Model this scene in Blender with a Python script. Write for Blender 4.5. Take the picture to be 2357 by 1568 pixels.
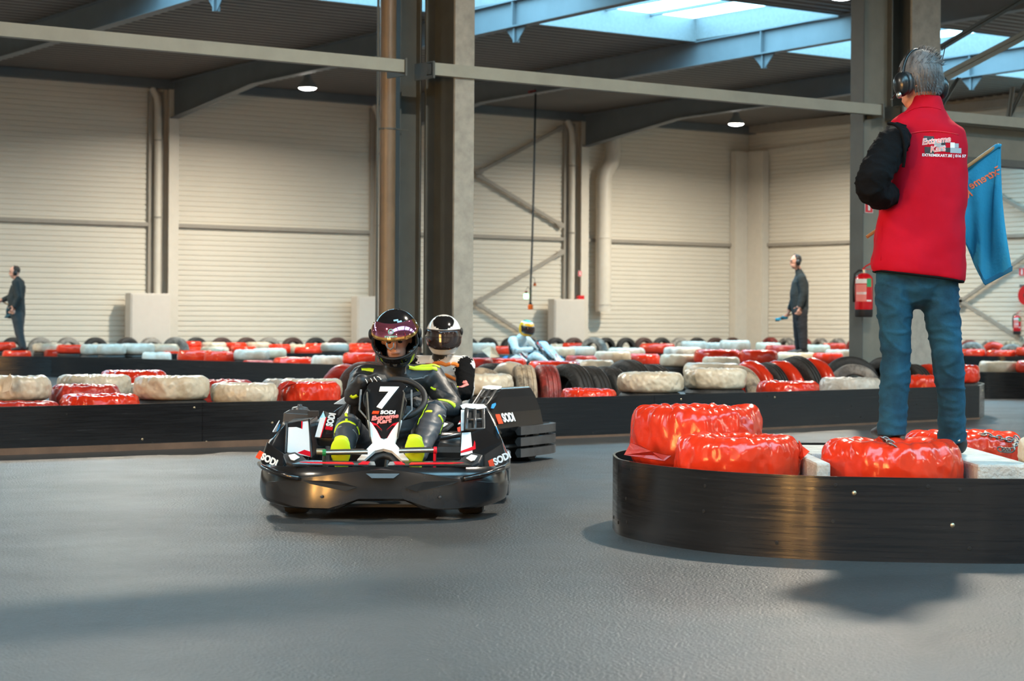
import bpy, bmesh, math, random
from mathutils import Vector, Matrix, noise
from mathutils.kdtree import KDTree
from mathutils.bvhtree import BVHTree

for o in list(bpy.data.objects):
    bpy.data.objects.remove(o)
SC = bpy.context.scene
C = SC.collection
random.seed(7)
PI = math.pi

# ---------------------------------------------------------------- camera
# world axes follow the hall: x along the long back wall, y towards it.
F = 4800.0; H = 1.02; CX = 1178.5; CY = 740.0; TH = 0.006; A = math.radians(36.2)
sA, cA = math.sin(A), math.cos(A)
cd = bpy.data.cameras.new('camera'); cam = bpy.data.objects.new('camera', cd); C.objects.link(cam)
cd.sensor_width = 36.0; cd.lens = 36.0 * F / 2357.0
cd.shift_y = -(784.0 - CY) / 2357.0
cd.clip_end = 300
cd.dof.use_dof = True; cd.dof.focus_distance = 10.9; cd.dof.aperture_fstop = 5.0
cam.location = (0, 0, H)
cam.matrix_world = (Matrix.Translation((0, 0, H)) @ Matrix.Rotation(-A, 4, 'Z') @ Matrix.Rotation(PI/2, 4, 'X')
                    @ Matrix.Rotation(TH, 4, 'Z'))
SC.camera = cam

# ---------------------------------------------------------------- world, exposure
w = bpy.data.worlds.new('sky'); SC.world = w; w.use_nodes = True
w.node_tree.nodes['Background'].inputs[0].default_value = (0.55, 0.75, 1.0, 1)
w.node_tree.nodes['Background'].inputs[1].default_value = 1.0
SC.view_settings.view_transform = 'Standard'; SC.view_settings.look = 'None'
SC.view_settings.gamma = 1; SC.view_settings.use_curve_mapping = False
SC.view_settings.exposure = 0.02
LAMP_W = 720.0
ADDED_DOOR_E = 320.0       # glow of the unseen doors added for the warm reflections
SKY_E = 12.0         # daylight coming through the opal rooflight panes

# ---------------------------------------------------------------- pixel helpers (2357 x 1568)
ct_, st_ = math.cos(TH), math.sin(TH)
def lev(px, py):
    u = (px - CX) / F; v = (CY - py) / F
    return u * ct_ - v * st_, u * st_ + v * ct_
def cw(X, Z, z): return Vector((X * cA + Z * sA, -X * sA + Z * cA, z))
def at(px, py, Z):
    X, Y = lev(px, py); return cw(X * Z, Z, H + Y * Z)
def fl(px, py, h=0.0):
    X, Y = lev(px, py); Z = (h - H) / Y; return cw(X * Z, Z, h)
def flZ(px, py, h=0.0):
    X, Y = lev(px, py); return (h - H) / Y
def ony(px, py, yw):
    X, Y = lev(px, py); Z = yw / (-X * sA + cA); return cw(X * Z, Z, H + Y * Z)
def onx(px, py, xw):
    X, Y = lev(px, py); Z = xw / (X * cA + sA); return cw(X * Z, Z, H + Y * Z)

# ---------------------------------------------------------------- materials
MATS = {}
def mat(name, col, rough=0.5, metal=0.0, var=0.0, vscale=6.0, bump=0.0, bscale=40.0, spec=0.5, coat=0.0,
        emit=None, estr=0.0, stretch=None, col2=None, rvar=0.0, trans=0.0, sheen=0.0, alpha=1.0, dirt=None, thr=(0.4, 0.6)):
    if name in MATS: return MATS[name]
    m = bpy.data.materials.new(name); m.use_nodes = True
    nt = m.node_tree; N = nt.nodes; L = nt.links; b = N['Principled BSDF']
    I = b.inputs
    I['Base Color'].default_value = (*col, 1); I['Roughness'].default_value = rough; I['Metallic'].default_value = metal
    I['Specular IOR Level'].default_value = spec; I['Coat Weight'].default_value = coat; I['Coat Roughness'].default_value = 0.1
    I['Transmission Weight'].default_value = trans; I['Alpha'].default_value = alpha
    if sheen: I['Sheen Weight'].default_value = sheen
    if emit: I['Emission Color'].default_value = (*emit, 1); I['Emission Strength'].default_value = estr
    tc = N.new('ShaderNodeTexCoord'); src = tc.outputs['Object']
    if stretch:
        mp = N.new('ShaderNodeMapping'); mp.inputs['Scale'].default_value = stretch
        L.new(src, mp.inputs['Vector']); src = mp.outputs['Vector']
    if var or col2 or rvar or dirt:
        nz = N.new('ShaderNodeTexNoise'); nz.inputs['Scale'].default_value = vscale; nz.inputs['Detail'].default_value = 5
        nz.inputs['Roughness'].default_value = 0.62
        L.new(src, nz.inputs['Vector'])
        if col2 or var:
            rp = N.new('ShaderNodeValToRGB'); e = rp.color_ramp.elements
            e[0].position = thr[0] if col2 else 0.25; e[1].position = thr[1] if col2 else 0.75
            lo = col2 if col2 else tuple(c * (1 - var) for c in col)
            hi = col if col2 else tuple(min(1, c * (1 + var)) for c in col)
            e[0].color = (*lo, 1); e[1].color = (*hi, 1)
            L.new(nz.outputs['Fac'], rp.inputs['Fac']); L.new(rp.outputs['Color'], I['Base Color'])
        if rvar:
            mr = N.new('ShaderNodeMapRange'); mr.inputs[1].default_value = 0.3; mr.inputs[2].default_value = 0.7
            mr.inputs[3].default_value = max(0.03, rough - rvar); mr.inputs[4].default_value = min(1, rough + rvar)
            L.new(nz.outputs['Fac'], mr.inputs[0]); L.new(mr.outputs[0], I['Roughness'])
    if bump:
        n2 = N.new('ShaderNodeTexNoise'); n2.inputs['Scale'].default_value = bscale; n2.inputs['Detail'].default_value = 4
        L.new(src, n2.inputs['Vector'])
        bp = N.new('ShaderNodeBump'); bp.inputs['Strength'].default_value = bump; bp.inputs['Distance'].default_value = 0.02
        L.new(n2.outputs['Fac'], bp.inputs['Height']); L.new(bp.outputs['Normal'], I['Normal'])
    MATS[name] = m
    return m
def M(n): return MATS[n]

mat('asphalt', (0.050, 0.049, 0.049), 0.40, var=0.14, vscale=0.8, bump=0.45, bscale=75, rvar=0.08, spec=0.5)
mat('cladding', (0.70, 0.64, 0.54), 0.45, var=0.03, vscale=0.4)
mat('deck', (0.155, 0.135, 0.12), 0.6, var=0.1, vscale=0.6)
mat('beam_dark', (0.13, 0.15, 0.165), 0.5, var=0.1, vscale=2)
mat('beam_pale', (0.34, 0.36, 0.31), 0.5, var=0.12, vscale=3)
mat('steel_green', (0.20, 0.205, 0.175), 0.5, var=0.12, vscale=4)
mat('steel_dark', (0.09, 0.10, 0.095), 0.45, var=0.15, vscale=4)
mat('galv', (0.36, 0.36, 0.32), 0.55, var=0.22, vscale=9, bump=0.05)
mat('concrete', (0.46, 0.44, 0.40), 0.85, var=0.25, vscale=11, bump=0.5, bscale=60)
mat('pipe_brown', (0.21, 0.15, 0.095), 0.4, var=0.2, vscale=3)
mat('cream_metal', (0.64, 0.58, 0.49), 0.45, var=0.05)
mat('cream_dark', (0.34, 0.30, 0.25), 0.5, var=0.06)
mat('cabinet', (0.62, 0.56, 0.49), 0.5, var=0.03)
mat('kerb_galv', (0.17, 0.185, 0.19), 0.5, var=0.15, vscale=14)
mat('opal', (0.85, 0.92, 1.0), 0.5, emit=(0.34, 0.75, 1.0), estr=SKY_E)
mat('lamp_white', (1, 1, 1), 0.5, emit=(1.0, 0.97, 0.90), estr=60)
mat('door_glow', (1, .8, .5), 0.5, emit=(1.0, 0.50, 0.13), estr=ADDED_DOOR_E)
mat('barrier', (0.011, 0.0113, 0.0125), 0.20, var=0.3, vscale=2.2, bump=0.03, bscale=2.5, stretch=(1, 1, 34), rvar=0.08, spec=0.40)
mat('barrier_wood', (0.115, 0.07, 0.045), 0.7, var=0.3)
mat('red_wrap', (0.66, 0.034, 0.010), 0.22, var=0.16, vscale=5, bump=0.35, bscale=9, spec=0.5)
mat('red_dark', (0.42, 0.028, 0.018), 0.35, var=0.25, vscale=6, bump=0.5, bscale=14)
mat('white_wrap', (0.64, 0.565, 0.44), 0.34, col2=(0.43, 0.34, 0.23), vscale=4.0, bump=0.25, bscale=11, thr=(0.30, 0.60))
mat('grey_wrap', (0.55, 0.53, 0.48), 0.38, col2=(0.40, 0.36, 0.30), vscale=5, bump=0.5, bscale=12)
mat('rubber', (0.022, 0.021, 0.020), 0.62, var=0.4, vscale=8, bump=0.4, bscale=30)
mat('rubber_brown', (0.06, 0.028, 0.022), 0.6, var=0.4, vscale=8, bump=0.4, bscale=30)
mat('rubber_red', (0.28, 0.03, 0.025), 0.5, col2=(0.10, 0.02, 0.018), vscale=9, bump=0.5, bscale=30)
mat('rubber_cream', (0.50, 0.40, 0.28), 0.6, col2=(0.16, 0.12, 0.085), vscale=8, bump=0.5, bscale=30, thr=(0.38, 0.56))
mat('rubber_grey', (0.34, 0.31, 0.27), 0.6, col2=(0.12, 0.11, 0.10), vscale=6, bump=0.4, bscale=30)
mat('steel', (0.55, 0.55, 0.54), 0.28, 1.0, var=0.1)
mat('chain', (0.30, 0.28, 0.26), 0.4, 0.9, var=0.3, vscale=30)
mat('brass', (0.45, 0.38, 0.26), 0.4, 0.8)
mat('hole', (0.004, 0.004, 0.004), 0.8)
mat('k_black', (0.012, 0.012, 0.013), 0.2, var=0.3, vscale=8, spec=0.6, coat=0.3)
mat('k_grey', (0.05, 0.05, 0.052), 0.32, var=0.3, vscale=10, spec=0.5)
mat('k_matt', (0.012, 0.012, 0.013), 0.6)
mat('k_bumper', (0.014, 0.014, 0.015), 0.20, var=0.3, vscale=6, bump=0.06, bscale=4, rvar=0.03, spec=0.6)
mat('k_white', (0.78, 0.79, 0.80), 0.3)
mat('k_red', (0.68, 0.008, 0.02), 0.35)
mat('k_orange', (0.85, 0.06, 0.01), 0.4)
mat('k_pink', (0.80, 0.22, 0.20), 0.5)
mat('k_blue', (0.02, 0.28, 0.70), 0.4)
mat('k_green', (0.01, 0.20, 0.05), 0.4)
mat('k_sky', (0.35, 0.62, 0.85), 0.4)
mat('k_tank', (0.16, 0.17, 0.18), 0.35)
mat('alu', (0.62, 0.58, 0.52), 0.35, 1.0)
mat('suit_black', (0.022, 0.023, 0.026), 0.48, var=0.3, vscale=7, bump=0.35, bscale=9)
mat('suit_grey', (0.05, 0.054, 0.064), 0.5, var=0.2, vscale=7, bump=0.35, bscale=9)
mat('neon', (0.62, 0.80, 0.012), 0.55)
mat('glove', (0.012, 0.012, 0.013), 0.6, bump=0.3, bscale=60)
mat('skin', (0.62, 0.32, 0.23), 0.5, var=0.06, vscale=18)
mat('skin_shade', (0.45, 0.20, 0.14), 0.5)  # lip colour, a darker skin tone
mat('eye', (0.02, 0.012, 0.01), 0.2)
mat('carbon', (0.010, 0.010, 0.011), 0.12, coat=0.6)
mat('lining', (0.008, 0.008, 0.009), 0.9)
mat('visor_rose', (0.55, 0.16, 0.26), 0.06, 0.85)
mat('visor_gold', (0.75, 0.40, 0.12), 0.08, 0.9)
mat('visor_dark', (0.035, 0.022, 0.020), 0.06, 0.2, coat=0.7)
mat('h_white', (0.80, 0.78, 0.74), 0.2, coat=0.4)
mat('h_yellow', (0.82, 0.42, 0.01), 0.25, coat=0.3)
mat('h_greenpaint', (0.01, 0.24, 0.12), 0.25, coat=0.3)
mat('h_mint', (0.25, 0.55, 0.45), 0.5)
mat('suit_white', (0.72, 0.70, 0.68), 0.6, bump=0.3, bscale=12)
mat('suit_orange', (0.80, 0.22, 0.03), 0.6)
mat('suit_sky', (0.52, 0.68, 0.76), 0.7, var=0.1, bump=0.3, bscale=12)
mat('vest_red', (0.46, 0.0025, 0.016), 0.8, var=0.07, vscale=5, bump=0.25, bscale=7, spec=0.15)
mat('fleece', (0.006, 0.006, 0.0065), 0.95, bump=0.4, bscale=25, spec=0.1)
mat('jeans', (0.014, 0.075, 0.125), 0.85, col2=(0.008, 0.034, 0.060), vscale=6, bump=0.5, bscale=12, thr=(0.35, 0.62), spec=0.2)
mat('hair_grey', (0.17, 0.166, 0.166), 0.55, col2=(0.055, 0.052, 0.052), vscale=22, thr=(0.36, 0.66), stretch=(1, 1, 0.35))
mat('hair_brown', (0.05, 0.032, 0.022), 0.7)
mat('hair_black', (0.018, 0.015, 0.014), 0.6)
mat('muff', (0.010, 0.011, 0.012), 0.28)
mat('sweater', (0.018, 0.026, 0.029), 0.9, bump=0.2, bscale=12)
mat('trouser', (0.034, 0.042, 0.048), 0.9, bump=0.2, bscale=12)
mat('trouser_dark', (0.018, 0.020, 0.026), 0.9, bump=0.2, bscale=12)
mat('shoe', (0.012, 0.013, 0.015), 0.5)
mat('flag', (0.010, 0.20, 0.33), 0.8, var=0.12, vscale=4, bump=0.15, bscale=60)
mat('flag_hem', (0.008, 0.11, 0.20), 0.8)
mat('flag_dark', (0.015, 0.07, 0.10), 0.8)
mat('flag_ink', (0.85, 0.16, 0.06), 0.6)
mat('wood', (0.35, 0.16, 0.05), 0.6)
mat('ink_white', (0.78, 0.76, 0.76), 0.6)
mat('ink_black', (0.02, 0.02, 0.025), 0.6)
mat('ink_grey', (0.33, 0.36, 0.38), 0.6)
mat('ext_red', (0.62, 0.008, 0.014), 0.25, coat=0.3)
mat('sign_red', (0.68, 0.02, 0.03), 0.4)
mat('green_lbl', (0.03, 0.36, 0.14), 0.5)
mat('lamp_green', (0.4, 1, 0.6), 0.4, emit=(0.25, 1.0, 0.42), estr=5)
mat('lamp_orange', (0.75, 0.12, 0.015), 0.3)
mat('cord', (0.010, 0.014, 0.016), 0.6)

# ---------------------------------------------------------------- mesh helpers
class MB:
    def __init__(s): s.v = []; s.f = []; s.m = []
    def add(s, v, f, m=0):
        n = len(s.v); s.v += [Vector(p) for p in v]; s.f += [tuple(i + n for i in q) for q in f]; s.m += [m] * len(f); return s
    def box(s, a, b, m=0):
        (x0, y0, z0), (x1, y1, z1) = a, b
        return s.add([(x0,y0,z0),(x1,y0,z0),(x1,y1,z0),(x0,y1,z0),(x0,y0,z1),(x1,y0,z1),(x1,y1,z1),(x0,y1,z1)],
                     [(0,3,2,1),(4,5,6,7),(0,1,5,4),(1,2,6,5),(2,3,7,6),(3,0,4,7)], m)
    def obox(s, M4, size, m=0):
        x, y, z = [k / 2 for k in size]
        vs = [M4 @ Vector(p) for p in [(-x,-y,-z),(x,-y,-z),(x,y,-z),(-x,y,-z),(-x,-y,z),(x,-y,z),(x,y,z),(-x,y,z)]]
        return s.add(vs, [(0,3,2,1),(4,5,6,7),(0,1,5,4),(1,2,6,5),(2,3,7,6),(3,0,4,7)], m)
    def bar(s, p, q, wdt, hgt, up=(0, 0, 1), m=0):
        p = Vector(p); q = Vector(q); d = q - p; t = d.normalized()
        u = Vector(up); sd = t.cross(u)
        if sd.length < 1e-4: sd = t.cross(Vector((1, 0, 0)))
        sd.normalize(); u = sd.cross(t)
        M4 = Matrix((( t.x, sd.x, u.x, (p.x+q.x)/2), (t.y, sd.y, u.y, (p.y+q.y)/2), (t.z, sd.z, u.z, (p.z+q.z)/2), (0,0,0,1)))
        return s.obox(M4, (d.length, wdt, hgt), m)
    def ring_loft(s, rings, closed=True, caps=True, m=0):
        n = len(rings[0]); base = len(s.v)
        for r in rings: s.v += [Vector(p) for p in r]
        for i in range(len(rings) - 1):
            for j in range(n if closed else n - 1):
                a = base + i*n + j; b = base + i*n + (j+1) % n
                s.f.append((a, b, b + n, a + n)); s.m.append(m)
        if caps:
            s.f.append(tuple(base + j for j in reversed(range(n)))); s.m.append(m)
            e = base + (len(rings)-1)*n
            s.f.append(tuple(e + j for j in range(n))); s.m.append(m)
        return s
    def tube(s, pts, r, n=10, m=0, closed=False):
        pts = [Vector(p) for p in pts]; rr = r if isinstance(r, (list, tuple)) else [r] * len(pts)
        rings = []; prev = None; K = len(pts)
        for i, p in enumerate(pts):
            if closed: t = pts[(i+1) % K] - pts[i-1]
            else: t = pts[min(i+1, K-1)] - pts[max(i-1, 0)]
            t.normalize()
            if prev is None:
                a = t.cross(Vector((0.13, 0.21, 1)))
                if a.length < 1e-3: a = t.cross(Vector((1, 0, 0)))
            else: a = prev - t * prev.dot(t)
            a.normalize(); prev = a; b = t.cross(a)
            rings.append([p + (a*math.cos(2*PI*j/n) + b*math.sin(2*PI*j/n)) * rr[i] for j in range(n)])
        if closed: rings.append(rings[0])
        return s.ring_loft(rings, True, not closed, m)
    def cyl(s, p, q, r, n=16, m=0, r2=None):
        return s.tube([p, q], [r, r if r2 is None else r2], n, m)
    def lathe(s, prof, n=32, closed=False, m=0, fn=None):
        K = len(prof); base = len(s.v)
        for j in range(n):
            a = 2*PI*j/n
            for (r, z) in prof:
                p = Vector((r*math.cos(a), r*math.sin(a), z))
                s.v.append(fn(p, a) if fn else p)
        for j in range(n):
            for i in range(K if closed else K - 1):
                a0 = base + j*K + i; a1 = base + j*K + (i+1) % K; b0 = base + ((j+1) % n)*K + i; b1 = base + ((j+1) % n)*K + (i+1) % K
                s.f.append((a0, b0, b1, a1)); s.m.append(m)
        return s
    def ell(s, c, r, n=20, k=12, m=0, rot=None):
        c = Vector(c); base = len(s.v)
        for i in range(k + 1):
            t = PI * i / k
            for j in range(n):
                a = 2*PI*j/n
                p = Vector((r[0]*math.sin(t)*math.cos(a), r[1]*math.sin(t)*math.sin(a), r[2]*math.cos(t)))
                s.v.append(c + (rot @ p if rot else p))
        for i in range(k):
            for j in range(n):
                a0 = base+i*n+j; a1 = base+i*n+(j+1) % n
                s.f.append((a0, a0+n, a1+n, a1)); s.m.append(m)
        return s
    def prism(s, poly, M4, th, m=0):
        """polygon (u,w) extruded -th..0 along local z of M4"""
        n = len(poly)
        area = sum(poly[i][0]*poly[(i+1) % n][1] - poly[(i+1) % n][0]*poly[i][1] for i in range(n))
        if area < 0: poly = poly[::-1]
        a = [M4 @ Vector((p[0], p[1], 0)) for p in poly]; b = [M4 @ Vector((p[0], p[1], -th)) for p in poly]
        f = [tuple(range(n)), tuple(reversed(range(n, 2*n)))] + [(i, i+n, (i+1) % n + n, (i+1) % n) for i in range(n)]
        return s.add(a + b, f, m)
    def hull(s, pts, m=0):
        bm = bmesh.new()
        for p in pts: bm.verts.new(p)
        bmesh.ops.convex_hull(bm, input=bm.verts)
        bmesh.ops.delete(bm, geom=[v for v in bm.verts if not v.link_faces], context='VERTS')
        bm.verts.index_update()
        s.add([v.co.copy() for v in bm.verts], [tuple(v.index for v in f.verts) for f in bm.faces], m); bm.free(); return s
    def xf(s, M4):
        s.v = [M4 @ p for p in s.v]; return s
    def mesh(s, name, mats, smooth=False, weld=False):
        me = bpy.data.meshes.new(name); me.from_pydata([tuple(p) for p in s.v], [], s.f)
        for mm in (mats if isinstance(mats, (list, tuple)) else [mats]): me.materials.append(M(mm) if isinstance(mm, str) else mm)
        for p, i in zip(me.polygons, s.m): p.material_index = i
        if weld or smooth:
            bm = bmesh.new(); bm.from_mesh(me); bmesh.ops.remove_doubles(bm, verts=bm.verts, dist=1e-5)
            bmesh.ops.recalc_face_normals(bm, faces=bm.faces); bm.to_mesh(me); bm.free()
        if smooth is True:
            for p in me.polygons: p.use_smooth = True
        elif smooth:
            for p in me.polygons: p.use_smooth = True
            me.set_sharp_from_angle(angle=math.radians(smooth))
        me.update(); return me

def link(name, me, parent=None, loc=None, rotz=None, M4=None):
    o = bpy.data.objects.new(name, me); C.objects.link(o)
    if parent: o.parent = parent
    if M4 is not None: o.matrix_local = M4
    if loc is not None: o.location = loc
    if rotz is not None: o.rotation_euler = (0, 0, rotz)
    return o
def ob(name, mb, mats, parent=None, smooth=False, loc=None, rotz=None, bevel=0.0, weld=False):
    o = link(name, mb.mesh(name, mats, smooth, weld), parent, loc, rotz)
    if bevel:
        b = o.modifiers.new('bevel', 'BEVEL'); b.width = bevel; b.segments = 2; b.limit_method = 'ANGLE'
    return o
def tag(o, label, cat, group=None):
    o['label'] = label; o['category'] = cat
    if group: o['group'] = group
    return o
def struct(o): o['kind'] = 'structure'; return o
def thing(name, label, cat, loc=(0, 0, 0), rotz=0.0, group=None, kind=None):
    o = link(name, None, None, loc, rotz); o.empty_display_size = 0.1
    return tag(o, label, cat, group)
def copy_tree(o, parent=None):
    c = o.copy(); C.objects.link(c); c.parent = parent
    for ch in list(o.children): copy_tree(ch, c)
    return c
_TS = bpy.data.scenes.new('scratch')          # small scratch scene so that evaluating one object stays quick
def baked(o):
    """mesh of o (linked nowhere) with its modifiers applied"""
    _TS.collection.objects.link(o); vl = _TS.view_layers[0]; vl.update()
    me = bpy.data.meshes.new_from_object(o.evaluated_get(vl.depsgraph)); _TS.collection.objects.unlink(o)
    return me
def text_mb(s, size=1.0, bold=0.0, shear=0.0, depth=0.002, m=0):
    cu = bpy.data.curves.new('t', 'FONT'); cu.body = s; cu.size = size; cu.align_x = 'CENTER'; cu.align_y = 'CENTER'
    cu.extrude = depth; cu.offset = bold; cu.shear = shear; cu.resolution_u = 3
    o = bpy.data.objects.new('t', cu); me = baked(o)
    mb = MB().add([v.co.copy() for v in me.vertices], [tuple(p.vertices) for p in me.polygons], m)
    bpy.data.objects.remove(o); bpy.data.curves.remove(cu); bpy.data.meshes.remove(me)
    return mb
def frame(o, u, wv):
    """matrix with origin o, x axis u, y axis ~ w"""
    u = Vector(u).normalized(); n = u.cross(Vector(wv)).normalized(); w2 = n.cross(u); o = Vector(o)
    return Matrix(((u.x, w2.x, n.x, o.x), (u.y, w2.y, n.y, o.y), (u.z, w2.z, n.z, o.z), (0, 0, 0, 1)))
# ================================================================ the hall
XR = [22.42 + 6.12 * k for k in range(-5, 4)]          # frame lines
X0, X1, Y0, Y1 = -10.0, 40.9, -12.0, 44.4
YC = 16.5                                              # middle column row
def zr(y): return 6.62 + 0.018 * (Y1 - y) if y >= YC else 6.62 + 0.018 * (Y1 - YC) - 0.018 * (YC - y)
SKY = [(28.4, 32.5), (-0.5, 3.6)]                      # rooflight strips

struct(ob('floor', MB().box((X0, Y0, -0.2), (X1, Y1, 0)), 'asphalt'))
for nm, a, b in (('wall_back', (X0, Y1, 0), (X1, Y1 + 0.2, 7.4)), ('wall_right', (X1, Y0, 0), (X1 + 0.2, Y1, 7.4)),
                 ('wall_left', (X0 - 0.2, Y0, 0), (X0, Y1, 7.4)), ('wall_front', (X0, Y0 - 0.2, 0), (X1, Y0, 7.4))):
    wl = struct(ob(nm, MB().box(a, b), 'cladding'))
    if nm == 'wall_back': WB = wl
    if nm == 'wall_right': WR = wl

def clad(width, z0, z1, pitch=0.12, d=0.022):
    """horizontal ribbed sheet in the xz plane, ribs stand out towards -y"""
    rows = []; z = z0
    while z < z1 - 0.01:
        for dz, dy in ((0, 0), (0.018, 0), (0.03, -d), (pitch - 0.012, -d)):
            if z + dz < z1: rows.append((z + dz, dy))
        z += pitch
    rows.append((z1, 0))
    mb = MB(); mb.ring_loft([[(0, dy - 0.01, zz), (width, dy - 0.01, zz)] for zz, dy in rows], False, False)
    mb.f = [q[::-1] for q in mb.f]
    return mb
lo_me = clad(6.1, 0, 3.2).mesh('clad_low', 'cladding'); hi_me = clad(6.1, 3.2, 6.7).mesh('clad_high', 'cladding')
for k, x in enumerate(XR[:-1]):
    for me in (lo_me, hi_me): link('cladding_panel', me, WB, (x, Y1, 0))
for k in range(7):
    for me in (lo_me, hi_me):
        link('cladding_panel', me, WR, (X1, Y1 - 6.12 * k - 0.02, 0), -PI / 2)
# roof deck: trapezoidal ribs along x, open at the rooflight strips
mb = MB(); y = Y0; pit = 0.30
def deck_piece(mb, ya, yb):
    n = max(1, int((yb - ya) / pit)); st = (yb - ya) / n; prof = []
    for i in range(n):
        yy = ya + i * st
        for f, dz in ((0, 0.07), (0.30, 0.07), (0.42, 0), (0.88, 0)): prof.append((yy + f * st, dz))
    prof.append((yb, 0.07))
    mb.ring_loft([[(X0, yy, zr(yy) + dz), (X1, yy, zr(yy) + dz)] for yy, dz in prof], False, False)
    mb.ring_loft([[(X0, ya, zr(ya) + 0.2), (X1, ya, zr(ya) + 0.2)], [(X0, yb, zr(yb) + 0.2), (X1, yb, zr(yb) + 0.2)]], False, False)
for ya, yb in ((Y0, SKY[1][0]), (SKY[1][1], YC), (YC, SKY[0][0]), (SKY[0][1], Y1)): deck_piece(mb, ya, yb)
struct(ob('ceiling', mb, 'deck'))
# rooflights
wn = 0
for (ya, yb) in SKY:
    for x in XR[:-1]:
        wn += 1; zt = zr((ya + yb) / 2) + 0.42; xa, xb = x + 0.14, x + 5.98
        mb = MB()
        mb.box((xa - 0.1, yb, zr(yb) - 0.02), (xb + 0.1, yb + 0.06, zt)).box((xa - 0.1, ya - 0.06, zr(ya) - 0.02), (xb + 0.1, ya, zt))
        mb.box((xa - 0.1, ya, zr(yb) + 0.02), (xa - 0.04, yb, zt)).box((xb + 0.04, ya, zr(yb) + 0.02), (xb + 0.1, yb, zt))
        wo = struct(ob('window_%d' % wn, mb, 'kerb_galv'))
        for i in range(5):
            p0 = xa + (xb - xa) * i / 5; p1 = xa + (xb - xa) * (i + 1) / 5
            ob('pane', MB().box((p0 + 0.02, ya, zt), (p1 - 0.02, yb, zt + 0.03)), 'opal', wo)
            if i: ob('glazing_bar', MB().box((p0 - 0.03, ya, zt - 0.06), (p0 + 0.03, yb, zt + 0.05)), 'beam_dark', wo)
        ob('lid', MB().box((xa - 0.15, ya - 0.1, zt + 0.05), (xb + 0.15, yb + 0.1, zt + 0.1)), 'kerb_galv', wo)
# roof beams (I sections, haunched at the wall)
ybk = onx(1750, 100, 28.44)[1]
def ibeam(mb, x, pts, fw=0.22, tf=0.025):
    """pts: list of (y, ztop, zbot)"""
    for (ya, ta, ba), (yb, tb, bb) in zip(pts[:-1], pts[1:]):
        for hw, z0a, z1a, z0b, z1b in ((0.012, ba, ta, bb, tb), (fw/2, ba, ba + tf, bb, bb + tf), (fw/2, ta - tf, ta, tb - tf, tb)):
            v = [(x-hw,ya,z0a),(x+hw,ya,z0a),(x+hw,yb,z0b),(x-hw,yb,z0b),(x-hw,ya,z1a),(x+hw,ya,z1a),(x+hw,yb,z1b),(x-hw,yb,z1b)]
            mb.add(v, [(0,3,2,1),(4,5,6,7),(0,1,5,4),(1,2,6,5),(2,3,7,6),(3,0,4,7)])
D = 0.50
for i, x in enumerate(XR[1:-1]):
    t = thing('roof_beam', 'dark steel roof beam with a haunch running from the wall under the ribbed roof', 'beam', (0, 0, 0), 0, 'roof beams across the hall')
    mb = MB()
    ibeam(mb, x, [(Y1 - 0.35, zr(Y1) - 0.03, 5.72), (Y1 - 4.2, zr(Y1 - 4.2) - 0.01, zr(Y1 - 4.2) - D - 0.01), (YC, zr(YC) - 0.01, zr(YC) - D), (Y0 + 0.02, zr(Y0) - 0.01, zr(Y0) - D)])
    ob('girder', mb, 'beam_dark', t)
    for yy in (ybk, ybk - 11.5):
        zt, zb = zr(yy) - 0.04, zr(yy) - D
        s = ob('stiffener', MB().box((x - 0.1, yy - 0.012, zb + 0.02), (x + 0.1, yy + 0.012, zt)), 'beam_dark', t)
        mbk = MB().prism([(-0.32, 0), (0.32, 0), (0.03, -0.28), (-0.03, -0.28)], frame((x + 0.01, yy, zb), (0, 1, 0), (0, 0, 1)), 0.02)
        mbk.box((x - 0.06, yy - 0.02, zb - 0.28), (x + 0.06, yy + 0.02, zb))
        ob('knee_bracket', mbk, 'beam_dark', t)
struct(ob('trim_1', MB().box((X0, Y1 - 0.32, 6.42), (X1, Y1 - 0.03, 6.62)), 'beam_dark'))
struct(ob('trim_2', MB().box((X1 - 0.3, Y0, 6.45), (X1 - 0.03, Y1 - 0.33, 6.66)), 'cream_dark'))
# horizontal wall rails, one length per bay
tn = 2
rail = MB().box((0.2, -0.11, 3.19), (5.85, -0.03, 3.28)).mesh('rail', 'cream_dark')
for x in XR[3:-1]:
    tn += 1; struct(link('trim_%d' % tn, rail, None, (x, Y1, 0)))
for k in range(3):
    tn += 1; struct(link('trim_%d' % tn, rail, None, (X1, Y1 - 6.12 * k - 0.1, 0), -PI / 2))
tn += 1
g = MB().bar((X1 - 0.06, Y1 - 0.3, 5.85), (X1 - 0.06, 28, 6.35), 0.06, 0.16); struct(ob('trim_%d' % tn, g, 'cream_metal'))

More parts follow.
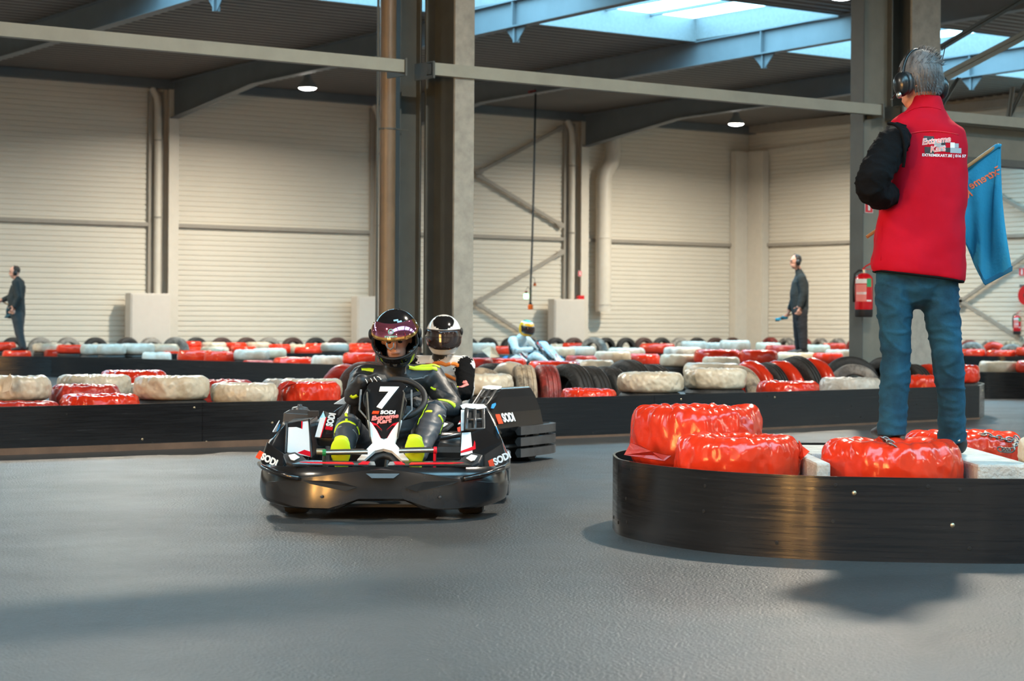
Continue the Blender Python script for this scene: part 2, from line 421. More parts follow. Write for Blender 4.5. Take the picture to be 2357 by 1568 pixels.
# wall columns, downpipes, cabinets
NEAR = ['behind the open grey tyre', 'half hidden by the brown rain pipe', 'by the fat vent duct']
for i, x in enumerate(XR[5:-1]):
    t = thing('wall_column', 'cream steel wall column %s' % NEAR[i], 'column', (x, Y1, 0))
    mb = MB().box((-0.13, -0.34, 0), (0.13, -0.315, 6.4)).box((-0.13, -0.06, 0), (0.13, -0.035, 6.4)).box((-0.012, -0.315, 0), (0.012, -0.06, 6.4))
    ob('shaft', mb, 'cream_metal', t)
    ob('base_plate', MB().box((-0.2, -0.38, 0), (0.2, -0.03, 0.03)), 'cream_metal', t)
    p = thing('downpipe', 'cream downpipe at the wall column %s' % NEAR[i], 'pipe', (x - 0.36, Y1 - 0.22, 0))
    ob('pipe', MB().tube([(0, 0, 0.05), (0, 0, 6.0), (-0.02, 0.02, 6.2), (-0.12, 0.08, 6.42)], 0.085, 14), 'cream_metal', p, 40)
    for zz in (1.6, 3.4, 5.2):
        ob('clamp', MB().lathe([(0.085, -0.02), (0.1, -0.02), (0.1, 0.02), (0.085, 0.02)], 14, True), 'cream_dark', p, loc=(0, 0, zz))
    ob('backing_strip', MB().box((-0.18, 0.1, 0.05), (0.18, 0.17, 6.35)), 'cream_dark', p)
    c = thing('wall_cabinet', 'pale grey cabinet below the wall column %s' % NEAR[i], 'cabinet', (x - 0.72, Y1 - 0.32, 0))
    ob('body', MB().box((-0.5, -0.28, 0.42), (0.52, 0.0, 1.62)), 'cabinet', c, bevel=0.01)
    ob('door', MB().box((-0.47, -0.30, 0.45), (0.49, -0.281, 1.59)), 'cabinet', c, bevel=0.006)
    ob('leg', MB().cyl((0.12, -0.1, 0), (0.12, -0.1, 0.42), 0.09, 12), 'cream_metal', c)
# corner post
tag(ob('corner_post', MB().box((X1 - 0.75, Y1 - 0.28, 0), (X1 - 0.05, Y1 - 0.05, 5.9)).box((X1 - 0.3, Y1 - 0.9, 0), (X1 - 0.05, Y1 - 0.28, 5.9)), 'cream_metal'),
    'wide cream post filling the corner of the hall', 'column')
# big vent duct with an offset bend
xd = XR[7] + 0.62
du = thing('vent_duct', 'fat cream ventilation duct with a kinked bend near the roof', 'duct', (xd, Y1 - 0.36, 0))
ob('pipe', MB().tube([(0, 0, 1.3), (0, 0, 4.85), (0.04, 0, 5.05), (0.27, 0, 5.35), (0.31, 0, 5.55), (0.31, 0, 6.35)], 0.21, 20), 'cream_metal', du, 40)
for zz, dx in ((1.5, 0), (3.3, 0), (4.8, 0), (5.62, 0.31)):
    ob('flange', MB().lathe([(0.21, -0.02), (0.222, -0.02), (0.222, 0.02), (0.21, 0.02)], 20, True), 'cream_metal', du, loc=(dx, 0, zz))
# wall bracing (flat bars)
def wall_bar(a, b, lab, grp, plane='y', wdt=0.09):
    if plane == 'y': p, q = ony(*a, Y1 - 0.16), ony(*b, Y1 - 0.16); up = (0, 1, 0)
    else: p, q = onx(*a, X1 - 0.16), onx(*b, X1 - 0.16); up = (1, 0, 0)
    t = thing('wall_brace', lab, 'brace', p, 0, grp)
    ob('bar', MB().bar((0, 0, 0), q - p, wdt, 0.05, up), 'cream_dark', t)
    d = (q - p).normalized()
    for e, sg in ((Vector((0, 0, 0)), 1), (q - p, -1)):
        ob('end_plate', MB().bar(e - d*0.02, e + d * 0.22 * sg, 0.15, 0.02, up), 'cream_dark', t)
for a, b, lb in (((1096, 400), (1296, 292), 'cream wall brace rising to the roof beside the signal lamp cord'), ((1098, 402), (1298, 522), 'cream wall brace falling to the wall rail beside the signal lamp cord'), ((1096, 697), (1298, 578), 'cream wall brace rising behind the lit green lamp'), ((1098, 699), (1240, 790), 'cream wall brace falling behind the yellow helmet')):
    wall_bar(a, b, lb, 'braces on the back wall')
for a, b in (((2195, 705), (2380, 575)), ((2196, 683), (2352, 782)), ((2230, 410), (2380, 498))):
    wall_bar(a, b, 'slanting bracing bar on the wall behind the teal flag', 'braces behind the flag', 'x')

# ---------------------------------------------------------------- middle column row
def col_x(px, y): return ony(px, 500, y)[0]
def hcol(nm, label, px_face, dpt=0.52, fw=0.225):
    x = col_x(px_face, YC - dpt / 2)
    t = thing(nm, label, 'column', (x, YC, 0)); zt = zr(YC) - D
    ob('front_flange', MB().box((-fw/2, -dpt/2, 0), (fw/2, -dpt/2 + 0.03, zt)), 'galv', t, bevel=0.004)
    ob('web', MB().box((-0.012, -dpt/2 + 0.03, 0), (0.012, dpt/2 - 0.03, zt)), 'steel_dark', t)
    ob('back_flange', MB().box((-fw/2, dpt/2 - 0.03, 0), (fw/2, dpt/2, zt)), 'steel_dark', t, bevel=0.004)
    ob('base_plate', MB().box((-fw/2 - 0.02, -dpt/2 - 0.005, 0), (fw/2 + 0.02, dpt/2 + 0.005, 0.03)), 'steel_dark', t)
    return t, x
t1, xc1 = hcol('steel_column', 'tall steel column with a pale galvanised face behind the helmeted drivers', 1068)
t2, xc2 = hcol('steel_column', 'tall steel column beside the man in the red vest, fire extinguisher on it', 2130, 0.44, 0.47)
# companion posts to the left of each column
def post(label, pxa, pxb, y, mats, nm='steel_post'):
    xa, xb = col_x(pxa, y), col_x(pxb, y)
    t = thing(nm, label, 'column', ((xa + xb)/2, y, 0)); w2 = (xb - xa)/2; zt = zr(YC) - D - 0.08
    ob('face_plate', MB().box((-w2, 0, 0), (w2, 0.02, zt)), mats[0], t)
    ob('side_flange', MB().box((-w2 - 0.02, -0.07, 0), (-w2, 0.13, zt)), mats[1], t, bevel=0.004)
    ob('side_flange', MB().box((w2, -0.07, 0), (w2 + 0.02, 0.13, zt)), mats[1], t, bevel=0.004)
    return t, xa, xb
post('dark blue-grey steel post between the brown downpipe and the galvanised column', 914, 956, YC + 0.40, ('steel_dark', 'steel_dark'))
_, xpa, xpb = post('grey-green steel post carrying the fire extinguisher and its sign', 1978, 2040, YC - 0.05, ('steel_green', 'steel_dark'))
dp = thing('rain_pipe', 'brown rain pipe strapped to the steel column behind the drivers', 'pipe', (col_x(891, YC + 0.28), YC + 0.28, 0))
ob('pipe', MB().cyl((0, 0, 0), (0, 0, 6.5), 0.078, 20), 'pipe_brown', dp, 40)
for zz in (2.85, 1.05):
    ob('strap', MB().lathe([(0.078, -0.008), (0.086, -0.008), (0.086, 0.008), (0.078, 0.008)], 20, True).bar((0.07, -0.05, 0), (0.22, -0.02, 0), 0.006, 0.012), 'steel_dark', dp, loc=(0, 0, zz))
ob('conduit', MB().cyl((-0.10, 0.02, 0), (-0.10, 0.02, 6.5), 0.012, 8), 'steel_dark', dp)
# tie beam along the row
zt = ony(500, 112, YC - 0.3)[2]
xs = [X0 + 0.05, col_x(935, YC - 0.3), col_x(2025, YC - 0.25), X1 - 0.05]
for k in range(3):
    t = thing('tie_beam', ['pale tie beam ending at the brown rain pipe', 'pale tie beam spanning between the two steel columns', 'pale tie beam above the deep lintel behind the red vest'][k], 'beam', (0, 0, 0))
    xa, xb = xs[k] + (0.28 if k else 0), xs[k + 1] - 0.01
    yy = YC - 0.30
    ob('channel', MB().box((xa, yy, zt - 0.05), (xb, yy + 0.012, zt + 0.05)).box((xa, yy, zt + 0.05), (xb, yy + 0.09, zt + 0.058)).box((xa, yy, zt - 0.058), (xb, yy + 0.09, zt - 0.05)), 'beam_pale', t)
    ob('end_bracket', MB().box((xb - 0.02, yy - 0.02, zt - 0.09), (xb, yy + 0.3, zt + 0.07)), 'steel_dark', t)
    ob('end_bracket', MB().box((xa, yy - 0.02, zt - 0.09), (xa + 0.02, yy + 0.3, zt + 0.07)), 'steel_dark', t)
# deep lintel right of the second column
xl0 = xc2 + 0.2; za = ony(2300, 296, YC - 0.1)[2]; zb = ony(2300, 370, YC - 0.1)[2]
t = thing('lintel_beam', 'deep grey-green lintel beam behind the red vest and the flag', 'beam', (0, 0, 0))
ob('web', MB().box((xl0, YC, zb + 0.02), (xl0 + 14, YC + 0.02, za)), 'steel_green', t)
ob('top_flange', MB().box((xl0, YC - 0.1, za), (xl0 + 14, YC + 0.12, za + 0.03)), 'steel_green', t)
ob('bottom_flange', MB().box((xl0, YC - 0.1, zb - 0.06), (xl0 + 14, YC + 0.12, zb + 0.02)), 'steel_dark', t)
def strut(a, b, lab, y, wdt=0.11, mt='steel_dark', grp=None):
    p, q = ony(*a, y), ony(*b, y)
    t = thing('brace_bar', lab, 'brace', p, 0, grp)
    ob('bar', MB().bar((0, 0, 0), q - p, 0.012, wdt, (0, 0, 1)), mt, t)
    ob('leg', MB().bar((0, 0, 0), q - p, 0.07, 0.012, (0, 0, 1)), mt, t)
strut((2165, 110), (2420, -42), 'upper slanting brace bar rising from the column beside the red vest', YC + 0.15, 0.075)
strut((2165, 182), (2470, 22), 'lower thick slanting brace bar behind the grey-haired head', YC - 0.15, 0.11, 'steel_green')
for a, b, lab in (((2148, 276), (2206, 180), 'thin slanting strut just right of the ear defenders'), ((2331, 200), (2321, 275), 'short upright strut standing on the tie beam'),
                  ((2321, 275), (2372, 170), 'thin slanting strut meeting the tie beam behind the flag tip')):
    strut(a, b, lab, YC + 0.05, 0.035)
# ---------------------------------------------------------------- lamps
def highbay(x, y, z, lab, grp=None):
    t = thing('high_bay_lamp', lab, 'lamp', (x, y, z), 0, grp)
    ob('housing', MB().lathe([(0.03, 0.30), (0.07, 0.30), (0.09, 0.18), (0.20, 0.06), (0.21, 0.0), (0.195, 0.0), (0.19, 0.05), (0.08, 0.15)], 24), 'kerb_galv', t, 40)
    ob('hanger', MB().cyl((0, 0, 0.3), (0, 0, zr(y) - z + 0.01), 0.012, 8), 'cord', t)
    ob('diffuser', MB().ell((0, 0, 0.005), (0.19, 0.19, 0.05), 20, 8), 'lamp_white', t, True)
    l = bpy.data.lights.new('high_bay', 'AREA'); l.shape = 'DISK'; l.size = 0.40; l.energy = LAMP_W; l.color = (1.0, 0.90, 0.74); l.spread = math.radians(165)
    lo = bpy.data.objects.new('lamp_light', l); C.objects.link(lo); lo.parent = t; lo.location = (0, 0, -0.06)
p = ony(708, 200, 39.4); highbay(p[0], 39.4, p[2] - 0.03, 'lit high-bay lamp hanging before the wall column nearest the brown rain pipe')
p = ony(1694, 283, 39.4); highbay(p[0], 39.4, p[2] - 0.03, 'lit high-bay lamp hanging near the corner of the hall')
p = ony(1937, -6, 24.1); highbay(p[0], 24.1, p[2], 'lit high-bay lamp close to the post with the extinguisher, high under the roof')
for x, y in ((11.2, 39.4), (-1.0, 39.4), (11.6, 24.1), (-0.5, 24.1), (36.4, 24.1), (10.9, 9.7), (-1.6, 8.8), (23.4, 8.8), (35.8, 8.8), (-1.0, -6.5), (11.2, -6.5), (23.4, -6.5)):
    highbay(x, y, 6.2, 'high-bay lamp under the roof outside the view', 'high-bay lamps outside the view')
# unseen glowing doors added behind the camera for warm streaks on barrier and kart
for k, (ya, yb) in enumerate(((0.0, 0.34), (3.75, 4.05))):
    wn += 1; d = struct(ob('door_%d' % (k + 1), MB().box((X0, ya - 0.1, 0), (X0 + 0.08, ya, 3.3)).box((X0, yb, 0), (X0 + 0.08, yb + 0.1, 3.3)).box((X0, ya, 3.2), (X0 + 0.08, yb, 3.3)), 'steel_dark'))
    ob('pane', MB().box((X0 + 0.01, ya, 0.05), (X0 + 0.04, yb, 3.2)), 'door_glow', d)
    ob('door_rail', MB().box((X0 + 0.02, ya, 1.0), (X0 + 0.07, yb, 1.08)), 'steel_dark', d)

# ---------------------------------------------------------------- hanging signal lamps
XS = XR[6]; YS = onx(1233, 211, XS)[1]
ps = onx(1233, 212, XS); px_ = ps[0]
def sz(py): return ony(1228, py, YS)[2]
t = thing('signal_lamp_string', 'string of signal lamps hanging from a cord, green one lit', 'signal lamp', (px_, YS, sz(715)))
z0 = sz(715); f = lambda px, py: ony(px, py, YS) - Vector((px_, YS, z0))
ob('cord', MB().tube([f(1233, 205), f(1229, 400), f(1225, 560), f(1222, 640), f(1221, 695)], 0.022, 8), 'cord', t, True)
ob('hook', MB().bar(f(1217, 212), f(1247, 209), 0.05, 0.06), 'rubber_red', t)
def bulb(c, r, h, mt, cap):
    b = ob('lens', MB().lathe([(0.001, -h), (r*0.8, -h), (r, -h*0.6), (r, h*0.5), (r*0.6, h*0.7)], 16), mt, t, 40, loc=c)
    ob('socket', MB().lathe([(r*0.62, h*0.7), (r*0.6, h*1.3), (r*0.2, h*1.6)], 14), cap, b, 40)
bulb(f(1221, 706), 0.06, 0.07, 'lamp_orange', 'cord')
b2 = f(1211, 681); bulb(b2, 0.055, 0.07, 'lamp_green', 'rubber_red')
bulb(f(1231, 655), 0.035, 0.035, 'lamp_orange', 'rubber_red')
ob('wire', MB().tube([f(1225, 638), f(1230, 641), f(1231, 649)], 0.006, 6).tube([f(1222, 668), f(1215, 661), f(1211, 667)], 0.006, 6), 'cord', t)

# ---------------------------------------------------------------- fire safety
def extinguisher(loc, rotz, h, label, full=True):
    t = thing('fire_extinguisher', label, 'extinguisher', loc, rotz); r = h * 0.17; k = h / 0.53
    ob('cylinder', MB().lathe([(0.001, 0.075*k), (r*0.94, 0.075*k), (r, 0.09*k), (r, 0.36*k), (r*0.93, 0.40*k), (r*0.6, 0.43*k), (0.025*k, 0.44*k)], 28), 'ext_red', t, 40)
    ob('base', MB().lathe([(0.001, 0), (r*0.9, 0), (r*0.97, 0.01*k), (r*1.0, 0.075*k), (0.001, 0.08*k)], 28), 'k_matt', t, 40)
    v = ob('valve', MB().cyl((0, 0, 0.43*k), (0, 0, 0.475*k), 0.022*k, 12), 'steel', t, 40)
    ob('handle', MB().bar((-0.02*k, 0, 0.478*k), (0.10*k, 0, 0.478*k), 0.02*k, 0.008*k).tube([(-0.01*k, 0, 0.48*k), (0.02*k, 0, 0.51*k), (0.085*k, 0, 0.545*k)], 0.008*k, 8), 'ext_red', v)
    ob('hose', MB().tube([(0, 0, 0.46*k), (-0.05*k, 0, 0.468*k), (-0.095*k, 0, 0.43*k), (-0.105*k, 0, 0.3*k), (-0.1*k, -0.01, 0.15*k)], 0.011*k, 8), 'k_matt', t, True)
    def lab(a0, a1, z0, z1, mt):
        mb = MB(); n = 8
        mb.ring_loft([[(1.012*r*math.sin(a0+(a1-a0)*i/n), -1.012*r*math.cos(a0+(a1-a0)*i/n), zz*k) for i in range(n+1)] for zz in (z0, z1)], False, False)
        ob('label', mb, mt, t)
    lab(-1.3, 0.15, 0.335, 0.38, 'ink_white'); lab(0.15, 0.75, 0.30, 0.385, 'green_lbl')
    lab(-1.2, 0.12, 0.155, 0.325, 'k_pink'); lab(-1.1, 0.1, 0.225, 0.25, 'ink_white'); lab(0.15, 0.8, 0.155, 0.172, 'ink_white')
    return t
ye = YC - 0.19
pe = ony(1988, 730, ye); extinguisher((pe[0], ye, pe[2]), -A, ony(1988, 608, ye)[2] - pe[2] , 'red fire extinguisher hung on the grey-green post beside the blue jeans')
pe = onx(2341, 770, X1 - 0.26); extinguisher((X1 - 0.26, pe[1], pe[2]), -A, onx(2341, 717, X1 - 0.26)[2] - pe[2], 'red fire extinguisher on the far wall next to a wall brace')
def sign(c, u, size, label, grp=None):
    t = thing('fire_sign', label, 'sign', c)
    M4 = frame((0, 0, 0), u, (0, 0, 1)); a, b = size
    ob('plate', MB().prism([(-a/2, -b/2), (a/2, -b/2), (a/2, b/2), (-a/2, b/2)], M4, 0.004), 'ink_white', t)
    ob('red_field', MB().prism([(-a*.44, -b*.46), (a*.44, -b*.46), (a*.44, b*.46), (-a*.44, b*.46)], M4 @ Matrix.Translation((0, 0, 0.002)), 0.003), 'sign_red', t)
    ob('pictogram', MB().prism([(-a*.12, -b*.33), (a*.14, -b*.33), (a*.14, b*.28), (a*.04, b*.36), (-a*.12, b*.3)], M4 @ Matrix.Translation((0, 0, 0.004)), 0.003), 'ink_white', t)
sign(ony(2000, 473, YC - 0.06), (1, 0, 0), (0.13, 0.17), 'red and white extinguisher sign on the grey-green post by the bent elbow')
sign(ony(1335, 630, Y1 - 0.36), (1, 0, 0), (0.12, 0.15), 'small red and white fire sign on the cream wall column by the duct')
sign(onx(2352, 626, X1 - 0.06), (0, -1, 0), (0.20, 0.20), 'red fire sign on the far wall above the hose reel')
pb = ony(1336, 695, Y1 - 0.42)
t = thing('alarm_box', 'small red fire alarm box on the cream wall column by the duct', 'alarm', pb)
ob('case', MB().box((-0.10, -0.05, -0.17), (0.10, 0.06, 0.17)), 'ext_red', t, bevel=0.01)
ob('plate', MB().box((-0.03, -0.056, -0.11), (0.05, -0.049, 0.06)), 'ink_white', t)
ob('cable', MB().tube([(0, 0.02, -0.17), (0, 0.02, -0.32)], 0.03, 8), 'cream_dark', t)
ph = onx(2366, 680, X1 - 0.18)
t = thing('hose_reel', 'round red fire hose reel mounted on the far wall', 'hose reel', ph, -PI/2)
ob('disc', MB().lathe([(0.001, -0.09), (0.24, -0.09), (0.25, -0.06), (0.25, 0.06), (0.24, 0.09), (0.001, 0.09)], 28).xf(Matrix.Rotation(PI/2, 4, 'X')), 'ext_red', t, 40)
ob('hub', MB().cyl((0, -0.11, 0), (0, -0.05, 0), 0.05, 14), 'k_matt', t)
ob('bracket', MB().box((-0.27, 0.0, 0.2), (-0.2, 0.17, 0.27)), 'steel_dark', t)
# ================================================================ track barriers
def catmull(P, n=8):
    P = [Vector(p) for p in P]; out = []
    for i in range(len(P) - 1):
        a = P[max(i-1, 0)]; b = P[i]; c = P[i+1]; d = P[min(i+2, len(P)-1)]
        for k in range(n):
            t = k / n
            out.append(0.5*((2*b) + (c-a)*t + (2*a-5*b+4*c-d)*t*t + (3*b-a-3*c+d)*t**3))
    out.append(P[-1]); return out
def strip(path, z0, z1, th):
    rings = []; K = len(path)
    for i, p in enumerate(path):
        t = path[min(i+1, K-1)] - path[max(i-1, 0)]; t.z = 0; t.normalize(); n = Vector((t.y, -t.x, 0))
        a = Vector((p.x, p.y, 0)); b = a - n * th
        rings.append([a + Vector((0,0,z0)), a + Vector((0,0,z1)), b + Vector((0,0,z1)), b + Vector((0,0,z0))])
    return MB().ring_loft(rings, True, True)
dome = MB().lathe([(0.001, 0.006), (0.006, 0.005), (0.010, 0.0)], 10).mesh('dome', 'brass', True)
pit = MB().lathe([(0.001, 0.0022), (0.007, 0.0022), (0.009, 0.0)], 10).mesh('pit', 'hole')
def barrier(label, pts, h=0.36, th=0.025, seams=(), bolts=0, holes=0, base=None, seed=1, n=8):
    """pts go left to right as seen from the side that faces the track (front = right-hand side of travel)"""
    path = catmull([Vector((p[0], p[1], 0)) for p in pts], n); o = path[len(path)//2].copy()
    t = thing('track_barrier', label, 'barrier', o); path = [p - o for p in path]
    cuts = [0] + [int(s * (len(path)-1)) for s in seams] + [len(path)-1]
    for a, b in zip(cuts[:-1], cuts[1:]):
        seg = path[a:b+1]
        if a: d = (seg[1]-seg[0]).normalized(); seg[0] = seg[0] + d*0.004
        ob('board', strip(seg, 0.0, h, th), 'barrier', t, 30)
    if base:
        ob('base_strip', strip([p + Vector((0, 0, 0)) for p in path], 0.0, base, -0.012), 'barrier_wood', t, 30)
    rnd = random.Random(seed)
    for k in range(bolts + holes):
        i = rnd.randrange(1, len(path)-2); f = rnd.random(); p = path[i].lerp(path[i+1], f); d = (path[i+1]-path[i]).normalized()
        zz = h * (rnd.choice((0.86, 0.84, 0.2, 0.15, 0.5)) + rnd.uniform(-0.06, 0.06))
        nn = Vector((d.y, -d.x, 0)); M4 = frame(Vector((p.x, p.y, zz)) + nn*0.0005, d, (0, 0, 1))
        q = link('bolt' if k < bolts else 'bolt_hole', dome if k < bolts else pit, t); q.matrix_local = M4
    return t
def P(px, py, h=0.0): return fl(px, py, h)
near = [cw(4.6, 11.25, 0), cw(3.2, 11.45, 0), cw(1.9, 11.5, 0), cw(1.15, 11.35, 0), cw(0.72, 11.0, 0), cw(0.53, 10.55, 0),
        P(1415, 1224), P(1437, 1236), P(1500, 1251), P(1600, 1267), P(1700, 1278), P(1850, 1288), P(2000, 1293), P(2200, 1297), P(2357, 1298), cw(3.2, 9.0, 0), cw(4.6, 9.1, 0)]
NB = barrier('black curved plastic barrier around the tyre island where the man in the red vest stands', near, 0.362, 0.012, (), 7, 18, None, 3, 12)
barrier('long scuffed black barrier behind the number 7 kart with a brown base strip',
        [(-2.5, 15.2), (2.0, 14.95), (6.1, 14.78), (8.0, 14.82), (9.4, 14.75)], 0.36, 0.03, (0.45, 0.72), 14, 22, 0.05, 5)
barrier('black barrier with a row of standing tyres behind it, ending by the blue jeans',
        [(9.5, 14.75), (10.3, 14.48), (10.95, 14.42), (12.2, 14.48), (13.6, 14.62), (15.4, 14.85), (17.25, 15.08)], 0.36, 0.03, (0.24, 0.50), 8, 8, 0.02, 8)
barrier('short black barrier return at the end of the standing tyre row', [(17.252, 15.079), (18.06, 15.72), (18.75, 16.6)], 0.36, 0.03, (), 2, 2)
BEND = [(8.0, 36.0), (12.0, 35.4), (14.28, 34.63), (15.26, 33.46), (15.75, 30.46), (16.33, 26.44), (16.6, 24.5)]
barrier('blue-sheened far black barrier bending past the marshal at the pale wall',
        BEND, 0.36, 0.03, (0.45, 0.66), 3, 3)
barrier('farthest black barrier along the tyres at the pale back wall', [(16.5, 36.2), (22, 36.1), (30, 35.8), (38.5, 35.6)], 0.36, 0.03, (0.3, 0.6))
barrier('black barrier on the track beyond the deep lintel, white tyre lying on it', [P(2245, 857, .36), P(2300, 857, .36), P(2440, 859, .36)], 0.36, 0.03)
barrier('low black barrier below the far wall extinguisher', [P(2180, 818, .36), P(2300, 820, .36), P(2440, 821, .36)], 0.36, 0.03)
barrier('short black barrier in front of a dark red tyre among the white ones', [P(1462, 838, .36), P(1520, 838, .36), P(1578, 840, .36)], 0.36, 0.03)
# concrete blocks under the marshal
def cblock(label, c0, c1, z1):
    X, Z = (c0[0]+c1[0])/2, (c0[1]+c1[1])/2; o = cw(X, Z, 0)
    t = tag(ob('concrete_block', MB().box((c0[0]-X, c0[1]-Z, 0), (c1[0]-X, c1[1]-Z, z1)), 'concrete', None, False, o, -A, 0.012), label, 'block')
cblock('rough grey concrete slab between two red wrapped tyres on the marshal island', (1.362, 9.30), (1.425, 10.66), 0.398)
cblock('rough grey concrete slab under the feet of the man in the red vest', (1.432, 9.96), (2.075, 10.66), 0.398)
cblock('rough pale concrete slab under the chain, next to the cream wrapped tyre', (2.085, 9.32), (2.335, 10.66), 0.394)

# ================================================================ tyres
def wrapped(seed, T=0.19, R=0.31, amp=1.0, seg=72, crease=0.0):
    rnd = random.Random(seed); off = Vector((rnd.uniform(0, 50), rnd.uniform(0, 50), 0))
    prof = [(0.150, -0.05), (0.150, 0.02), (0.162, 0.062), (0.185, 0.086), (0.225, 0.095), (0.262, 0.092), (0.288, 0.078), (0.303, 0.050), (0.309, 0.018), (0.31, -0.02),
            (0.305, -0.055), (0.290, -0.080), (0.262, -0.094), (0.215, -0.095), (0.175, -0.085)]
    def fn(p, a):
        d = Vector((math.cos(a), math.sin(a), 0)); r = math.hypot(p.x, p.y)
        f = noise.noise(Vector((math.cos(a)*3.2, math.sin(a)*3.2, p.z*9)) + off) * 0.010
        f += noise.noise(Vector((math.cos(a)*9, math.sin(a)*9, p.z*26)) + off*1.7) * 0.006
        radial = abs(math.sin(a*11 + 3*noise.noise(Vector((a, 0.3, seed)))))**6 * 0.003 * (1 if r < 0.27 else 0.15)
        if crease:
            w1 = noise.noise(Vector((math.cos(a)*5 + p.z*8, math.sin(a)*5, p.z*16 + a*1.5)) + off*2.3)
            w2 = noise.noise(Vector((math.cos(a)*12 - p.z*14, math.sin(a)*12, p.z*30)) + off*0.7)
            f += crease*(max(0, 1 - abs(w1)*7)*0.007 + max(0, 1 - abs(w2)*6)*0.0035) - 0.002
        q = p + d * (f*amp) + Vector((0, 0, (f*0.7 + radial)*amp if p.z > 0.03 else 0))
        return q
    if seg > 100:        # finer outline for the tyres close to us
        pv = [Vector((a, b, 0)) for a, b in prof]; K = len(pv); pr2 = []
        for i in range(K):
            a, b, c, d = pv[i-1], pv[i], pv[(i+1) % K], pv[(i+2) % K]
            for t in (0, 0.25, 0.5, 0.75): pr2.append(0.5*((2*b) + (c-a)*t + (2*a-5*b+4*c-d)*t*t + (3*b-a-3*c+d)*t**3))
        prof = [(p.x, p.y) for p in pr2]
    return MB().lathe(prof, seg, True, 0, fn)
def bare(seed, T=0.19, R=0.31):
    g = 0.010
    prof = [(0.185, -0.075), (0.20, -0.092), (0.25, -0.098), (0.285, -0.090), (0.301, -0.075)]
    for zc in (-0.045, 0.0, 0.045): prof += [(0.309, zc-0.012), (0.299, zc-0.007), (0.299, zc+0.007), (0.309, zc+0.012)]
    prof += [(0.301, 0.075), (0.285, 0.090), (0.25, 0.098), (0.20, 0.092), (0.185, 0.075), (0.19, 0.06), (0.235, 0.05), (0.27, 0.03), (0.275, 0), (0.27, -0.03), (0.235, -0.05), (0.19, -0.06)]
    return MB().lathe(prof, 48, True)
WV = [wrapped(s, amp=1.0) for s in range(5)] + [wrapped(s, amp=1.1, seg=200, crease=0.30) for s in range(20, 25)]
TM = {}
def tyre_mesh(kind, col, v):
    k = (kind, col, v)
    if k not in TM:
        TM[k] = (WV[v] if kind == 'w' else bare(0)).mesh('tyre', col, True if kind == 'w' else 35, True)
    return TM[k]
COL = {'r': 'red_wrap', 'd': 'red_dark', 'w': 'white_wrap', 'g': 'grey_wrap', 'k': 'rubber', 'b': 'rubber_brown', 'm': 'rubber_red', 'c': 'rubber_cream', 'y': 'rubber_grey'}
WORD = {'r': 'red', 'd': 'dark red', 'w': 'cream', 'g': 'greyish', 'k': 'black', 'b': 'brownish black', 'm': 'worn red', 'c': 'dirty cream', 'y': 'grey'}
BARE = 'kbmcy'
rt = random.Random(11)
def place_lying(px, ytop, wpx, col, Z=None, label=None, where='', Dd=0.61, th=0.19, tilt=0.0, stack=True):
    if Z is None: Z = Dd * F / wpx
    LY.append(dict(px=px, ytop=ytop, w=wpx, col=col, Z=Z, label=label, where=where, th=th, tilt=tilt, stack=stack))
LY = []
def row(where, items, Dd=0.61, Zmin=None, Zmax=None):
    for it in items:
        x0, x1, yt, c = it[:4]; lab = it[4] if len(it) > 4 else None; Z = it[5] if len(it) > 5 else None
        w_ = x1 - x0
        if Z is None:
            Z = Dd * F / w_
            if Zmin: Z = max(Z, Zmin)
            if Zmax: Z = min(Z, Zmax)
        place_lying((x0+x1)/2, yt, w_, c, Z, lab, where)
# island of the marshal in the red vest
row('', [(1447, 1755, 934, 'r', 'tall glossy red wrapped tyre, highest in the marshal island, at its rounded end', 10.35),
         (1550, 1843, 1002, 'r', 'red wrapped tyre with a torn flap behind the curved barrier', 9.78),
         (1890, 2218, 1012, 'r', 'red wrapped tyre with tied knot in front of the blue jeans', 9.58),
         (2080, 2352, 993, 'r', 'flat red wrapped tyre under the chain behind the jeans', 11.0),
         (2343, 2650, 1006, 'w', 'cream wrapped tyre at the end of the chain', 9.65)])
# behind the long barrier with the brown strip
W1 = 'behind the long barrier with the brown base strip'
row(W1, [(-55, 118, 866, 'w', 'torn cream wrapped tyre showing its tread through a split', 16.5),
         (-40, 135, 924, 'd', 'low dark red wrapped tyre next to the torn cream one', 16.05),
         (135, 323, 908, 'r', 'low red wrapped tyre half lit and half shaded, in front of the tall cream ones', 16.25),
         (115, 278, 886, 'd', 'dark red wrapped tyre squeezed between the torn cream tyre and a tall cream one', 17.0),
         (132, 302, 863, 'w', 'flat cream wrapped tyre resting behind the dark red ones', 17.7),
         (230, 384, 853, 'r', 'thin-looking red wrapped tyre at the back of the row', 18.8),
         (306, 483, 866, 'w', 'big smooth cream wrapped tyre with creases, tallest beside the half-shaded red one', 16.9),
         (282, 420, 883, 'w', 'small glimpse of a cream tyre behind the big creased one', 18.3),
         (430, 585, 875, 'd', 'dark red wrapped tyre peeping over the frayed cream one', 18.4),
         (484, 641, 882, 'w', 'frayed cream wrapped tyre with a line of dark dents', 17.1),
         (640, 790, 872, 'w', 'cream wrapped tyre directly behind the bright red one', 18.2),
         (612, 720, 873, 'g', 'greyish tyre peeking out left behind the cream one', 19.0),
         (637, 785, 880, 'r', 'bright red wrapped tyre with a lifted lip near the driver elbow', 17.5)], 0.61)
